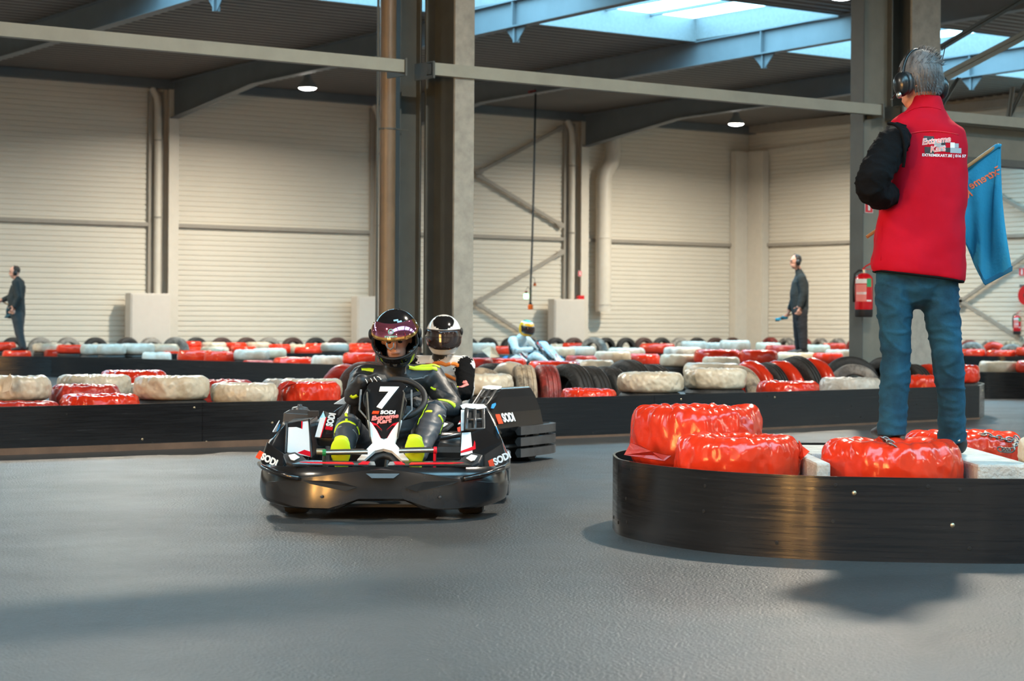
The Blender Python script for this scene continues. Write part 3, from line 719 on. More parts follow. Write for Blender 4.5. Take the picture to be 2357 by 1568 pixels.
# behind the barrier with standing tyres
W2 = 'behind the barrier with the standing tyres'
row(W2, [(1035, 1184, 861, 'w', 'cream wrapped tyre touching the arm of the driver in the white helmet', 18.6),
         (1289, 1421, 895, 'r', 'low red wrapped tyre in front of the black standing tyres', 18.75),
         (1420, 1574, 857, 'w', 'cream wrapped tyre with faint scribbles beside the black standing tyres', 19.2),
         (1571, 1720, 848, 'w', 'cream wrapped tyre with two dark marks like eyes', 19.8),
         (1739, 1887, 878, 'r', 'shiny red wrapped tyre in front of the leaning red and black tyres', 20.2),
         (1885, 2032, 870, 'g', 'greyish wrapped tyre touching the blue jeans', 21.0),
         (2072, 2180, 864, 'r', 'red wrapped tyre seen between the two trouser legs', 21.8),
         (2148, 2252, 840, 'r', 'red wrapped tyre on the end corner of the barrier past the jeans', 22.3)], 0.62)
# farther island towards the pale wall
W3 = 'behind the bending barrier'
row(W3, [(-35, 37, 788, 'r', None, 42.7), (5, 72, 807, 'r'), (75, 146, 791, 'w'), (101, 170, 805, 'r'), (130, 200, 794, 'r'), (196, 240, 793, 'g', None, 37.5), (232, 282, 792, 'g', None, 37.0),
         (278, 357, 791, 'g'), (345, 411, 792, 'w'), (337, 385, 811, 'g', None, 36), (372, 438, 809, 'r'), (408, 491, 807, 'r'), (470, 540, 809, 'r', None, 34.6), (537, 622, 805, 'g'),
         (580, 660, 802, 'w'), (560, 628, 830, 'd', None, 31.6), (625, 737, 823, 'r', None, 31.2), (716, 793, 819, 'g', None, 31.6), (788, 876, 812, 'r', None, 31.0)], 0.61, 29, 41)
W4 = 'before the back wall'
row(W4, [(412, 465, 786, 'r'), (463, 522, 788, 'w'), (518, 568, 789, 'r'), (567, 621, 788, 'w'), (617, 670, 793, 'r'), (668, 715, 793, 'w'), (710, 745, 791, 'r'), (737, 804, 790, 'g'),
         (802, 860, 791, 'r'), (677, 737, 799, 'r'), (460, 528, 799, 'w'), (412, 466, 799, 'r'), (530, 592, 798, 'r'), (804, 862, 799, 'r')], 0.61, 42.5, 47)
W5 = 'between the steel columns'
row(W5, [(1122, 1212, 825, 'r'), (1070, 1116, 824, 'd', None, 29), (1080, 1152, 806, 'w', 'cream wrapped tyre with a stiff torn flap standing up'), (1078, 1141, 790, 'g', None, 38.5), (1142, 1186, 797, 'r', None, 40.5),
         (1262, 1322, 799, 'w', None, 38), (1308, 1371, 798, 'g', None, 38.6), (1306, 1370, 819, 'd', None, 33.5), (1215, 1337, 831, 'r', None, 26.5), (1320, 1416, 829, 'w', None, 28.5), (1368, 1453, 809, 'w', None, 34.0),
         (1398, 1486, 801, 'g', None, 36.5), (1440, 1520, 815, 'r', None, 34.5), (1480, 1572, 845, 'd', 'dark red tyre right behind the short black barrier', 32.0), (1518, 1608, 816, 'w', None, 31.5), (1527, 1616, 799, 'g', None, 35.5), (1596, 1706, 805, 'r', None, 31.0), (1615, 1704, 822, 'w', None, 29.3),
         (1572, 1706, 836, 'w', None, 24.5), (1700, 1791, 806, 'r', None, 30.5), (1788, 1879, 811, 'w', 'cream wrapped tyre the far marshal stands on', 37.0), (1876, 1936, 813, 'r', None, 34.5),
         (1462, 1564, 791, 'r', None, 41.5), (1565, 1627, 786, 'g', None, 42.5), (1612, 1660, 789, 'g', None, 43.5), (1655, 1728, 784, 'g', None, 41.0), (1738, 1799, 789, 'w', None, 42.5), (1760, 1834, 795, 'd', None, 40.2),
         (1852, 1912, 794, 'w', None, 43.0), (1900, 1940, 790, 'r', None, 44.5), (1908, 1952, 805, 'g', None, 38.5), (1212, 1262, 788, 'r', None, 46.5), (1300, 1340, 790, 'r', None, 47.5), (1270, 1312, 792, 'w', None, 48.2)], 0.61)
W6 = 'beyond the deep lintel'
row(W6, [(2253, 2345, 832, 'w', 'long cream wrapped tyre on the barrier beyond the jeans', 28.9), (2338, 2432, 830, 'r', 'red wrapped tyre next to the cream one beyond the jeans', 28.9),
         (2206, 2270, 804, 'r', None, 43.6), (2270, 2342, 806, 'r', None, 43.6), (2338, 2404, 800, 'r', None, 43.6)], 0.61)
def yb_mid(x):
    pts = ((-3, 15.2), (2, 14.95), (6.1, 14.78), (8, 14.82), (9.4, 14.75), (10.3, 14.48), (10.95, 14.42), (12.2, 14.48), (13.6, 14.62), (15.4, 14.85), (17.25, 15.08), (19, 15.3))
    for (xa, ya), (xb, yb) in zip(pts[:-1], pts[1:]):
        if xa <= x <= xb: return ya + (yb-ya)*(x-xa)/(xb-xa)
    return 15.1
bend_path = catmull([Vector((p[0], p[1], 0)) for p in BEND], 8)
def bend_clear(p, r):
    """on the far side of the bending barrier and clear of its boards"""
    q = Vector((p.x, p.y, 0)); bi = min(range(len(bend_path)-1), key=lambda i: ((bend_path[i]+bend_path[i+1])/2 - q).length)
    a, b = bend_path[bi], bend_path[bi+1]; d = (b-a).normalized(); n = Vector((-d.y, d.x, 0))
    return (q-a).dot(n) > r + 0.05
def far_clear(t, p, r):
    return t['Z'] > flZ(t['px'], 818 + (t['px'] - 2180)/60, .36) + r + 0.06
# keep neighbours apart by sliding the farther one back along its own line of sight
def geo(t):
    X, Y = lev(t['px'], t['ytop'])
    p = cw(X*t['Z'], t['Z'], 0); r = min(0.36, max(0.26, t['w'] * t['Z'] / F / 2)); h = H + Y*t['Z']
    return p, r, h
for it in range(160):
    mv = False
    for t in LY:
        if t['where'] in (W1, W2):
            p, r, h = geo(t)
            while p.y < yb_mid(p.x) + r + 0.020: t['Z'] += 0.03; p, r, h = geo(t)
        if t['where'] == W3:
            p, r, h = geo(t)
            while not bend_clear(p, r) and t['Z'] < 46: t['Z'] += 0.05; p, r, h = geo(t)
        if t['where'] == W6 and t['ytop'] < 815:
            p, r, h = geo(t)
            while not far_clear(t, p, r): t['Z'] += 0.05; p, r, h = geo(t)
    for i in range(len(LY)):
        for j in range(i):
            a, b = LY[i], LY[j]
            (pa, ra, ha), (pb_, rb, hb) = geo(a), geo(b)
            d = math.hypot(pa.x-pb_.x, pa.y-pb_.y); gap = (ra + rb) * 0.995 - d
            if gap > 0.004:
                far, nr = (a, b) if a['Z'] > b['Z'] else (b, a)
                far['Z'] += min(0.06, gap*0.6 + 0.005); mv = True
    if not mv: break
for t in LY:
    p, r, h = geo(t)
    h = max(0.10, h); c = t['col']; k = 'b' if c in BARE else 'w'
    n = max(1, round(h / 0.20)); th = h / n
    if h - 0.19 < 0.02: n, th = 1, h
    if t['label'] and t['label'].startswith('tall glossy'): n, th = 2, h/2
    for i in range(n):
        z = th * (i + 0.5); top = i == n - 1
        if top:
            me = tyre_mesh(k, COL[c], rt.randrange(5) + (5 if t['Z'] < 24 else 0)); nm = 'wrapped_tyre' if k == 'w' else 'bare_tyre'
            nb = sorted((q for q in LY if q is not t and q['where'] == t['where']), key=lambda q: math.hypot(q['px']-t['px'], (q['ytop']-t['ytop'])*2.5))[:2]
            nw = [WORD[q['col']] for q in nb]
            lab = t['label'] or '%s wrapped tyre %s %s' % (WORD[c], ('between two %s ones' % nw[0]) if nw[0] == nw[1] else ('by a %s and a %s one' % tuple(sorted(nw))), t['where']); grp = None if t['label'] else '%s wrapped tyres %s' % (WORD[c], t['where'])
        else:
            me = tyre_mesh('b', 'rubber', 0); nm = 'bare_tyre'; wh = t['where'] or 'on the marshal island'; lab = 'black tyre under a %s one %s' % (WORD[c], wh); grp = 'black tyres under %s ones %s' % (WORD[c], wh)
        o = link(nm, me, None, (p.x, p.y, z)); o.rotation_euler = (0, 0, rt.uniform(0, 6.28)); s = r / 0.315 * (1 if top else 0.96)
        o.scale = (s, s, th / 0.192); tag(o, lab, 'tyre', grp)
# standing bare tyres ------------------------------------------------
def stand(px, ytop, col, Z, axis, label, grp=None, lean=0.0, R=0.31, wrapk=False, T=0.19, fit=True):
    X, Y = lev(px, ytop); h = H + Y*Z
    if fit and h > 0.4: R = h / 2
    me = tyre_mesh('w' if wrapk else 'b', COL[col], rt.randrange(5) if wrapk else 0)
    o = link('wrapped_tyre' if wrapk else 'bare_tyre', me, None, None)
    s = R / 0.31
    # axis: angle of the tyre axle from the picture's left-right line (0 = tread faces us)
    o.matrix_world = (Matrix.Translation(cw(X*Z, Z, h - R)) @ Matrix.Rotation(-A + math.radians(axis), 4, 'Z') @ Matrix.Rotation(math.radians(lean), 4, 'Y')
                      @ Matrix.Rotation(PI/2, 4, 'Y') @ Matrix.Rotation(rt.uniform(0, 6), 4, 'Z') @ Matrix.Diagonal((s, s, T/0.19, 1)))
    tag(o, label, 'tyre', grp); return o
S2 = W2
stand(1205, 839, 'c', 19.3, 8, 'dirty cream standing tyre with its tread to us, next to a worn red one', R=0.31, T=0.185)
stand(1256, 839, 'm', 19.35, 12, 'worn red standing tyre with white sidewall next to the dirty cream one', R=0.31, T=0.185)
stand(1178, 833, 'w', 20.2, 35, 'cream wrapped standing tyre leaning behind the dirty cream one', wrapk=True, T=0.22)
gk = 'black standing tyres in a row'
for px, yt, Z, ax, wd in ((1310, 837, 19.9, 36, 'black standing tyre touching the worn red one'), (1352, 842, 20.05, 36, 'second black standing tyre after the worn red one'), (1397, 843, 20.25, 36, 'third black standing tyre after the worn red one'), (1446, 828, 21.0, 38, 'tall black standing tyre above the cream tyre with scribbles'), (1500, 838, 21.5, 42, 'black standing tyre just in front of the short black barrier'), (1135, 836, 20.9, 50, 'black standing tyre behind the cream one touching the white-helmeted driver')):
    stand(px, yt, 'k', Z, ax, wd, gk, T=0.20)
stand(848, 832, 'b', 18.6, 52, 'black standing tyre just behind the shoulder of the driver in the black helmet', T=0.22, R=0.33)
stand(800, 838, 'd', 20.2, 60, 'dark red wrapped standing tyre behind the black one at the driver shoulder', wrapk=True)
stand(1104, 846, 'c', 19.62, 84, 'dirty cream tyre standing behind the white-helmeted driver arm')
stand(1690, 840, 'c', 21.3, 62, 'dirty cream tyre standing half hidden behind the tyre with two dark marks')
stand(1733, 830, 'r', 21.72, 36, 'torn red wrapped standing tyre, first of the leaning red and black ones', wrapk=True, T=0.15, lean=-6)
stand(1768, 834, 'k', 21.9, 36, 'black standing tyre between two torn red ones', T=0.14, lean=-8)
stand(1800, 829, 'r', 22.0, 36, 'bright red wrapped standing tyre between two black ones', wrapk=True, lean=-8, T=0.15)
stand(1838, 819, 'k', 22.2, 36, 'leaning black standing tyre between two red ones', lean=-12, R=0.33, fit=False, T=0.16)
stand(1874, 823, 'r', 22.35, 36, 'glossy red wrapped standing tyre, last of the leaning ones', wrapk=True, lean=-10, fit=False, T=0.16)
stand(1956, 820, 'k', 22.95, 88, 'black standing tyre at the foot of the grey-green post')
stand(1966, 838, 'y', 22.62, 88, 'grey standing tyre in front of the black one at the post foot', R=0.29)
stand(2040, 822, 'k', 23.0, 36, 'black standing tyre half hidden by the blue jeans')
stand(2097, 838, 'k', 23.0, 36, 'black standing tyre glimpsed between the trouser legs')
stand(2139, 838, 'r', 23.1, 36, 'red wrapped standing tyre glimpsed between the trouser legs', wrapk=True, T=0.16)
# along the back wall
xw = XR[3] + 0.4; i = 0
rw = random.Random(4)
while xw < X1 - 0.9:
    col = rw.choice('kbkbkby'); ph_ = Vector((xw, Y1 - (1.02 if any(c - 1.6 < xw < c + 0.1 for c in XR[5:8]) else 0.75) + rw.uniform(-0.06, 0.06), 0.305))
    if xw > 16.5:
        o = link('bare_tyre', tyre_mesh('b', COL[col], 0), None)
        o.matrix_world = Matrix.Translation(ph_) @ Matrix.Rotation(rw.uniform(-0.12, 0.12), 4, 'Z') @ Matrix.Rotation(PI/2, 4, 'X') @ Matrix.Diagonal((0.97, 0.97, 1, 1))
        tag(o, '%s tyre standing against the foot of the pale back wall' % WORD[col], 'tyre', '%s tyres along the back wall' % WORD[col])
    xw += 0.645
yw = Y1 - 1.6
while yw > 30:
    col = rw.choice('yrcdyr'); o = link('bare_tyre', tyre_mesh('b', COL['m' if col in 'rd' else col], 0), None)
    o.matrix_world = Matrix.Translation((X1 - 0.62, yw, 0.31)) @ Matrix.Rotation(PI/2 + rw.uniform(-0.15, 0.15), 4, 'Z') @ Matrix.Rotation(PI/2, 4, 'X')
    nm = WORD['m' if col in 'rd' else col]
    tag(o, '%s tyre standing at the foot of the far side wall' % nm, 'tyre', '%s tyres along the side wall' % nm); yw -= 0.66
stand(404, 776, 'y', 43.6, 62, 'grey tyre standing open towards us in front of the back wall tyres', R=0.32)
stand(1367, 776, 'y', 46.9, 55, 'light grey standing tyre with open hub near the vent duct foot', R=0.33)
stand(2238, 787, 'y', 45.6, 60, 'grey standing tyre with open hub below the far wall brace', R=0.3)
stand(2288, 787, 'r', 46.2, 60, 'red wrapped standing tyre below the far wall extinguisher', wrapk=True)
stand(2328, 792, 'y', 45.4, 70, 'grey standing tyre right below the far wall extinguisher', R=0.28)
# torn wrap flaps on single tyres
def flap(name, label, pts, mt, parent_xy=None):
    c = sum((Vector(p) for p in pts), Vector()) / len(pts)
    bm_ = MB(); n = len(pts); pv = [Vector(p) - c for p in pts]
    nrm = (pv[1]-pv[0]).cross(pv[2]-pv[0]).normalized()*0.004
    bm_.add(pv + [q - nrm for q in pv], [tuple(range(n)), tuple(reversed(range(n, 2*n)))] + [(i, i+n, (i+1) % n+n, (i+1) % n) for i in range(n)])
    o = ob(name, bm_, mt, None, False, c); tag(o, label, 'wrap flap'); return o
def zp(px, py, Z): return at(px, py, Z)
flap('torn_wrap', 'torn red wrap flap sticking out beside the concrete block', [zp(1838, 1015, 9.78), zp(1846, 1028, 9.76), zp(1862, 1040, 9.70), zp(1850, 1052, 9.66), zp(1842, 1060, 9.70), zp(1836, 1050, 9.74)], 'red_wrap')
flap('torn_wrap', 'ragged dark red wrap scrap at the foot of the tallest red tyre', [zp(1437, 1048, 10.0), zp(1452, 1020, 10.02), zp(1475, 1026, 9.99), zp(1500, 1040, 9.97), zp(1545, 1050, 9.98), zp(1530, 1062, 9.97)], 'red_dark')
flap('torn_wrap', 'stiff cream wrap flap standing up in the far tyre field', [zp(1108, 806, 32.5), zp(1130, 796, 32.4), zp(1142, 806, 32.3), zp(1150, 822, 32.3), zp(1128, 824, 32.2)], 'white_wrap')
flap('torn_wrap', 'cream wrap corner standing up on the torn tyre with bare tread', [zp(10, 876, 16.2), zp(24, 861, 16.2), zp(30, 874, 16.18), zp(22, 900, 16.17), zp(6, 905, 16.18)], 'white_wrap')
flap('torn_wrap', 'lifted red lip of plastic on the bright red tyre', [zp(637, 895, 17.2), zp(648, 882, 17.2), zp(668, 876, 17.2), zp(684, 882, 17.18), zp(660, 886, 17.15), zp(645, 900, 17.16)], 'red_dark')
# chain
rings = [zp(x, y, z) for x, y, z in ((2262, 1000, 10.85), (2290, 1006, 10.82), (2318, 1012, 10.8), (2340, 1012, 10.6), (2336, 1026, 10.45), (2330, 1036, 10.42), (2310, 1036, 10.5), (2294, 1032, 10.55))]
dt_ = next(o for o in C.objects if o.get('label', '').startswith('flat red wrapped tyre under the chain'))
bpy.context.view_layer.update(); DB = BVHTree.FromPolygons([dt_.matrix_world @ v.co for v in dt_.data.vertices], [tuple(p.vertices) for p in dt_.data.polygons])
def drape(p):
    o_ = Vector((0, 0, H)); d_ = (p - o_).normalized(); hit, nr, ix, ds = DB.ray_cast(o_, d_)
    return p if hit is None or ds > (p - o_).length + 0.3 else hit - d_*0.010
path = [drape(p) if i < 18 else p for i, p in enumerate(catmull(rings, 5))]; t = thing('chain', 'steel chain draped over the flat red tyre and the concrete block', 'chain', path[0])
lk = MB().tube([(0.026*math.cos(a)*(1.0), 0.012*math.sin(a), 0) for a in [2*PI*i/12 for i in range(12)]], 0.0042, 6, 0, True).mesh('chain_link', 'chain', True)
L_ = 0; seg = 0.034; pts = [path[0]]
acc = 0
for a, b in zip(path[:-1], path[1:]):
    acc += (b-a).length
    if acc >= seg: pts.append(b); acc = 0
k = 0
dist = [0]
for a, b in zip(path[:-1], path[1:]): dist.append(dist[-1] + (b-a).length)
while k * seg < dist[-1] - 0.01:
    d = k*seg; j = max(i for i in range(len(dist)) if dist[i] <= d); j = min(j, len(path)-2)
    f_ = (d - dist[j]) / max(1e-6, dist[j+1]-dist[j]); p_ = path[j].lerp(path[j+1], f_); tv = path[j+1]-path[j]
    M4 = frame(p_ - path[0], tv, (0, 0, 1) if k % 2 else (0.3, 1, 0.2))
    q = link('link', lk, t); q.matrix_local = M4; k += 1
ct2 = next(o for o in C.objects if o.get('label', '').startswith('red wrapped tyre with tied knot')); CB = BVHTree.FromPolygons([ct2.matrix_world @ v.co for v in ct2.data.vertices], [tuple(p.vertices) for p in ct2.data.polygons])
def drape2(px, py):
    o_ = Vector((0, 0, H)); d_ = (zp(px, py, 9.5) - o_).normalized(); hit, nr, ix, ds = CB.ray_cast(o_, d_)
    return zp(px, py, 9.5) if hit is None else hit - d_*0.006
kn = drape2(2048, 1016)
t = thing('tie_chain', 'short steel chain tied over the knotted red tyre', 'chain', kn)
for k, (x, y) in enumerate(((2036, 1012), (2041, 1014), (2046, 1017), (2051, 1021), (2055, 1026))):
    q = link('link', lk, t); q.matrix_local = frame(drape2(x, y) - kn, (1, -0.3, -0.6), (0, 0, 1) if k % 2 else (0.2, 1, 0))
# ================================================================ karts
# local frame: x to the right as seen from in front, y to the rear, z up; origin on the floor under the seat front
KZ = 11.5
def kp(px, py, y):
    Z = KZ + y; return Vector(((px - 893.0) / F * Z, y, H - (py - 738.3) / F * Z))
def poly3(pts, th=0.004):
    """thin plate through 3d points"""
    pv = [Vector(p) for p in pts]; n = len(pv)
    nr = Vector()
    for i in range(n): nr += pv[i].cross(pv[(i+1) % n])
    nr.normalize()
    if nr.y > 0: nr = -nr; pv = pv[::-1]
    b = [p - nr*th for p in pv]
    return MB().add(pv + b, [tuple(range(n)), tuple(reversed(range(n, 2*n)))] + [(i, i+n, (i+1) % n+n, (i+1) % n) for i in range(n)])
def lift(pts, d): return [Vector(p) + Vector((0, -d, d*0.5)) for p in pts]
def mir(pts): return [Vector((-p[0], p[1], p[2])) for p in map(Vector, pts)]

def kart(label, number=None, hero=True):
    t = thing('racing_kart', label, 'kart')
    # --- chassis
    ch = ob('chassis', MB().box((-0.30, -0.72, 0.055), (0.30, 0.25, 0.07)), 'k_matt', t)
    mb = MB()
    for s in (-1, 1):
        mb.tube([(s*0.30, -0.72, 0.07), (s*0.33, -0.2, 0.07), (s*0.31, 0.3, 0.08), (s*0.30, 0.75, 0.12)], 0.016, 10)
        mb.tube([(s*0.33, -0.25, 0.09), (s*0.56, -0.22, 0.12), (s*0.58, 0.35, 0.12), (s*0.31, 0.4, 0.10)], 0.014, 8)
    mb.tube([(-0.42, -0.48, 0.10), (0.42, -0.48, 0.10)], 0.018, 10); mb.tube([(-0.56, 0.52, 0.14), (0.56, 0.52, 0.14)], 0.02, 12)
    ob('frame_tubes', mb, 'k_grey', t, 40)
    # --- wheels
    def wheel(x, y, r, wd):
        c = 1 if x > 0 else -1
        prof = [(r*0.55, -wd/2), (r*0.82, -wd/2-0.004), (r*0.95, -wd/2+0.006), (r, -wd/2+0.025), (r, wd/2-0.025), (r*0.95, wd/2-0.006), (r*0.82, wd/2+0.004), (r*0.55, wd/2)]
        o = ob('wheel', MB().lathe(prof, 28), 'rubber', t, 40); o.location = (x, y, r); o.rotation_euler = (0, PI/2, 0)
        ob('rim', MB().lathe([(0.02, wd*0.2), (r*0.3, wd*0.25), (r*0.5, wd*0.48), (r*0.56, wd*0.5), (r*0.56, -wd*0.5), (r*0.3, -wd*0.3), (0.02, -wd*0.3)], 24), 'k_grey', o, 40)
    for s in (-1, 1): wheel(s*0.46, -0.45, 0.128, 0.13); wheel(s*0.52, 0.52, 0.14, 0.20)
    # --- front bumper: swept profile
    def bst(a):
        sn, cs = math.sin(a), math.cos(a)
        x = 0.655 * (abs(sn)**0.80) * (1 if sn > 0 else -1); y = -0.92 + 0.52 * (1 - cs)**1.25; return x, y
    def bz(x):
        ax = abs(x); zb = 0.105 - 0.045*min(1, max(0, (ax-0.13)/0.10)) + 0.02*max(0, (ax-0.5)/0.15)
        return zb, 0.275 - 0.012*(ax/0.65)**2
    rings = []; NS = 48
    for i in range(NS + 1):
        a = -PI/2 + PI*i/NS; x, y = bst(a); zb, zt = bz(x); cx, cy = 0.0, -0.15
        f = lambda k, z: (cx + (x-cx)*k, cy + (y-cy)*k, z)
        zm = zb + (zt-zb)*0.42
        rings.append([f(0.90, zb+0.008), f(0.955, zb-0.004), f(0.985, zb+0.006), f(1.0, zb+0.03), f(1.006, zm), f(0.995, zt-0.045), f(0.975, zt-0.012), f(0.955, zt), f(0.90, zt-0.004), f(0.885, zm)])
    bp = ob('front_bumper', MB().ring_loft(rings, True, True), 'k_bumper', t, 38)
    def face(a0, a1, zlo, zhi, k0, mt, nm='face_panel', n=20):
        r2 = []
        for i in range(n + 1):
            a = a0 + (a1-a0)*i/n; x, y = bst(a); u = i/n
            f = lambda k, z: ((x)*k, -0.15 + (y+0.15)*k, z)
            l, h_ = zlo(x), zhi(x); r2.append([f(k0-0.02, l), f(k0, l+0.004), f(k0+0.003, (l+h_)/2), f(k0-0.012*(h_ > 0.2), h_-0.004), f(k0-0.035, h_)])
        return ob(nm, MB().ring_loft(r2, True, True), mt, bp, 38)
    face(-1.08, 1.08, lambda x: 0.112 - 0.05*min(1, max(0, (abs(x)-0.14)/0.09)) + 0.045*max(0, (abs(x)-0.42)/0.2), lambda x: 0.268 - 0.085*(abs(x)/0.6)**1.3, 1.014, 'k_bumper')
    for s in (-1, 1):
        q = lambda x, z: (s*x, -0.955 + 0.20*x*x*2.2, z)
        ob('intake', poly3([q(0.12, 0.175), q(0.18, 0.155), q(0.36, 0.188), q(0.40, 0.205), q(0.22, 0.205)][::1], 0.006), 'hole', bp)
        # crease rails at the ends
        ob('end_rail', MB().tube([bst_p for bst_p in [(s*0.42, -0.875, 0.215), (s*0.54, -0.79, 0.235), (s*0.62, -0.66, 0.255), (s*0.655, -0.5, 0.262)]], 0.014, 8), 'k_black', bp, True)
        ob('top_plate', MB().prism([(0.03*s, 0), (0.46*s, 0.02), (0.40*s, 0.13), (0.04*s, 0.10)], frame((0, -0.86, 0.282), (1, 0, 0), (0, 1, 0.12)), 0.006), 'k_black', bp)
        
        ob('red_stripe', MB().prism([(s*0.07, 0.0), (s*0.12, 0.0), (s*0.10, 0.045), (s*0.06, 0.045)], frame((0, -0.85, 0.287), (1, 0, 0), (0, 1, 0.25)), 0.003), 'k_red', bp)
        ob('red_stripe', MB().prism([(s*0.14, 0.0), (s*0.36, 0.016), (s*0.42, 0.034), (s*0.15, 0.032)], frame((0, -0.85, 0.287), (1, 0, 0), (0, 1, 0.25)), 0.003), 'k_red', bp)
    ob('bumper_badge', MB().prism([(-0.085, 0.012), (0.085, 0.012), (0.055, -0.012), (-0.055, -0.012)], frame((0.01, -0.958, 0.235), (1, 0, 0), (0, 0.35, 1)), 0.006), 'k_grey', bp)
    for s in (-1, 1): ob('rivet', MB().ell((s*0.30, -0.925, 0.125), (0.008, 0.005, 0.008), 10, 6), 'k_grey', bp)
    # --- side pods
    def pod(s):
        if s < 0:
            fr = [kp(722, 1056, -0.30), kp(714, 970, -0.05), kp(664, 974, -0.08), kp(640, 1000, -0.15), kp(624, 1024, -0.25), kp(612, 1062, -0.32), kp(640, 1092, -0.34), kp(715, 1085, -0.34)]
            bk = [Vector((p.x*1.0, 0.62, max(0.08, p.z*1.0))) for p in fr]
        else:
            fr = [kp(1066, 1054, -0.30), kp(1060, 938, 0.12), kp(1118, 937, 0.12), kp(1138, 965, 0.02), kp(1162, 1015, -0.25), kp(1174, 1062, -0.32), kp(1150, 1092, -0.34), kp(1070, 1088, -0.34)]
            bk = [Vector((p.x, 0.64, max(0.08, p.z))) for p in fr]
        o = ob('side_pod', MB().hull(fr + bk), 'k_black', t, False, bevel=0.012)
        if s < 0:
            a, b, c_, d = kp(668, 977, -0.085), kp(713, 973, -0.062), kp(721, 1054, -0.305), kp(668, 1044, -0.29)
            lf = lambda P_: [p + Vector((0, -0.014, 0.006)) for p in P_]
            ob('sticker', poly3(lf([a, b, c_, d])), 'k_white', o)
            a2 = kp(697, 974, -0.07); e = kp(697, 1003, -0.145); f_ = kp(668, 1010, -0.165)
            lf2 = lambda P_: [p + Vector((0, -0.018, 0.009)) for p in P_]
            ob('sticker_black', poly3(lf2([a, a2, e, f_])), 'k_black', o)
            ob('sticker_red', poly3(lf2([f_, e, a2, kp(700, 974, -0.071), kp(700, 1005, -0.15), kp(668, 1013, -0.175)])), 'k_red', o)
            ob('sticker_red', poly3(lf2([kp(688, 1014, -0.18), kp(695, 1036, -0.245), kp(721, 1044, -0.275), kp(722, 1054, -0.305), kp(690, 1047, -0.285)])), 'k_red', o)
            ob('edge_trim', MB().tube([kp(664, 1044, -0.31), kp(664, 976, -0.11), kp(714, 967, -0.07), kp(724, 1054, -0.315)], 0.006, 6), 'k_grey', o, True)
        else:
            lf = lambda P_: [p + Vector((0, -0.014, 0.006)) for p in P_]
            lf2 = lambda P_: [p + Vector((0, -0.018, 0.009)) for p in P_]
            ob('sticker', poly3(lf([kp(1066, 998, -0.10), kp(1118, 994, -0.085), kp(1119, 1042, -0.26), kp(1066, 1050, -0.29)])), 'k_white', o)
            ob('sticker', poly3(lf([kp(1061, 945, 0.09), kp(1069, 945, 0.09), kp(1070, 992, -0.075), kp(1064, 993, -0.08)])), 'k_white', o)
            ob('sticker_red', poly3(lf2([kp(1066, 1045, -0.27), kp(1066, 1041, -0.255), kp(1094, 1030, -0.215), kp(1097, 1008, -0.135), kp(1100, 1036, -0.24)])), 'k_red', o)
            ob('top_cap', poly3(lf([kp(1058, 934, 0.13), kp(1070, 930, 0.17), kp(1112, 932, 0.17), kp(1120, 938, 0.12), kp(1108, 944, 0.09), kp(1064, 942, 0.095)])), 'k_white', o)
            fm = MB()
            P4 = [kp(1074, 946, 0.08), kp(1112, 948, 0.075), kp(1116, 992, -0.08), kp(1076, 994, -0.085)]; P4 = [p + Vector((0, -0.02, 0.012)) for p in P4]
            fm.tube(P4, 0.012, 8, 0, True)
            fm.tube([(P4[0]+P4[1])/2, (P4[2]+P4[3])/2], 0.010, 8); fm.tube([P4[0].lerp(P4[3], 0.5), P4[1].lerp(P4[2], 0.5)], 0.009, 8)
            ob('vent_frame', fm, 'k_grey', o, True)
            ob('vent_recess', poly3([p + Vector((0, 0.004, -0.004)) for p in P4]), 'hole', o)
        # outer side logo
        so = s*(abs(kp(1162, 1015, -0.2).x) + 0.012)
        Mo = frame((so - s*0.012, -0.02, 0.33), (0, s*1.0, 0), (s*-0.42, 0, 1)) @ Matrix.Diagonal((1.5, 1.5, 1, 1)) @ Matrix.Translation((0, 0, 0.012))
        ob('side_wedge', MB().prism([(-0.02, 0.05), (0.16, 0.06), (0.06, 0.10)], Mo, 0.004), 'k_white', o)
        ob('side_swirl', MB().prism([(-0.12, 0.055), (-0.06, 0.05), (-0.05, 0.08), (-0.09, 0.075)], Mo, 0.004), 'k_blue', o)
        ob('logo', MB().prism([(-0.10, -0.025), (-0.05, -0.025), (-0.05, 0.025), (-0.10, 0.025)], Mo, 0.004), 'k_orange', o)
        ob('lettering', text_mb('SODI', 0.06, 0.002).xf(Mo @ Matrix.Translation((0.03, 0, 0))), 'k_white', o)
        # front cheek with lettering
        cpts = [kp(608, 1066, -0.46), kp(622, 1018, -0.38), kp(664, 1046, -0.52), kp(662, 1084, -0.60), kp(632, 1092, -0.55), kp(640, 1040, -0.10), kp(612, 1072, -0.12), kp(664, 1060, -0.15)]
        if s > 0: cpts = mir(cpts)
        ck = ob('cheek_panel', MB().hull(cpts), 'k_black', t, False, bevel=0.008)
        cc = Vector((s*0.605, -0.565, 0.292))
        u_ = Vector((0.80, s*0.45*-1 if s < 0 else 0.45, -0.25*(-s))); 
        u_ = Vector((1, s*0.62, -s*(-0.35) if s < 0 else 0.25)); u_ = Vector((1, 0.75*s, -0.42 if s < 0 else 0.45))
        Mc = frame(cc + Vector((0, -0.012, 0)), u_, (0, 0.25, 1))
        ob('lettering', text_mb('SODI', 0.05, 0.002).xf(Mc @ Matrix.Translation((0.018, 0, 0.006))), 'k_white', ck)
        ob('logo', MB().prism([(-0.075, -0.02), (-0.045, -0.02), (-0.037, 0.022), (-0.067, 0.022)], Mc @ Matrix.Translation((0, 0, 0.006)), 0.004), 'k_orange', ck)
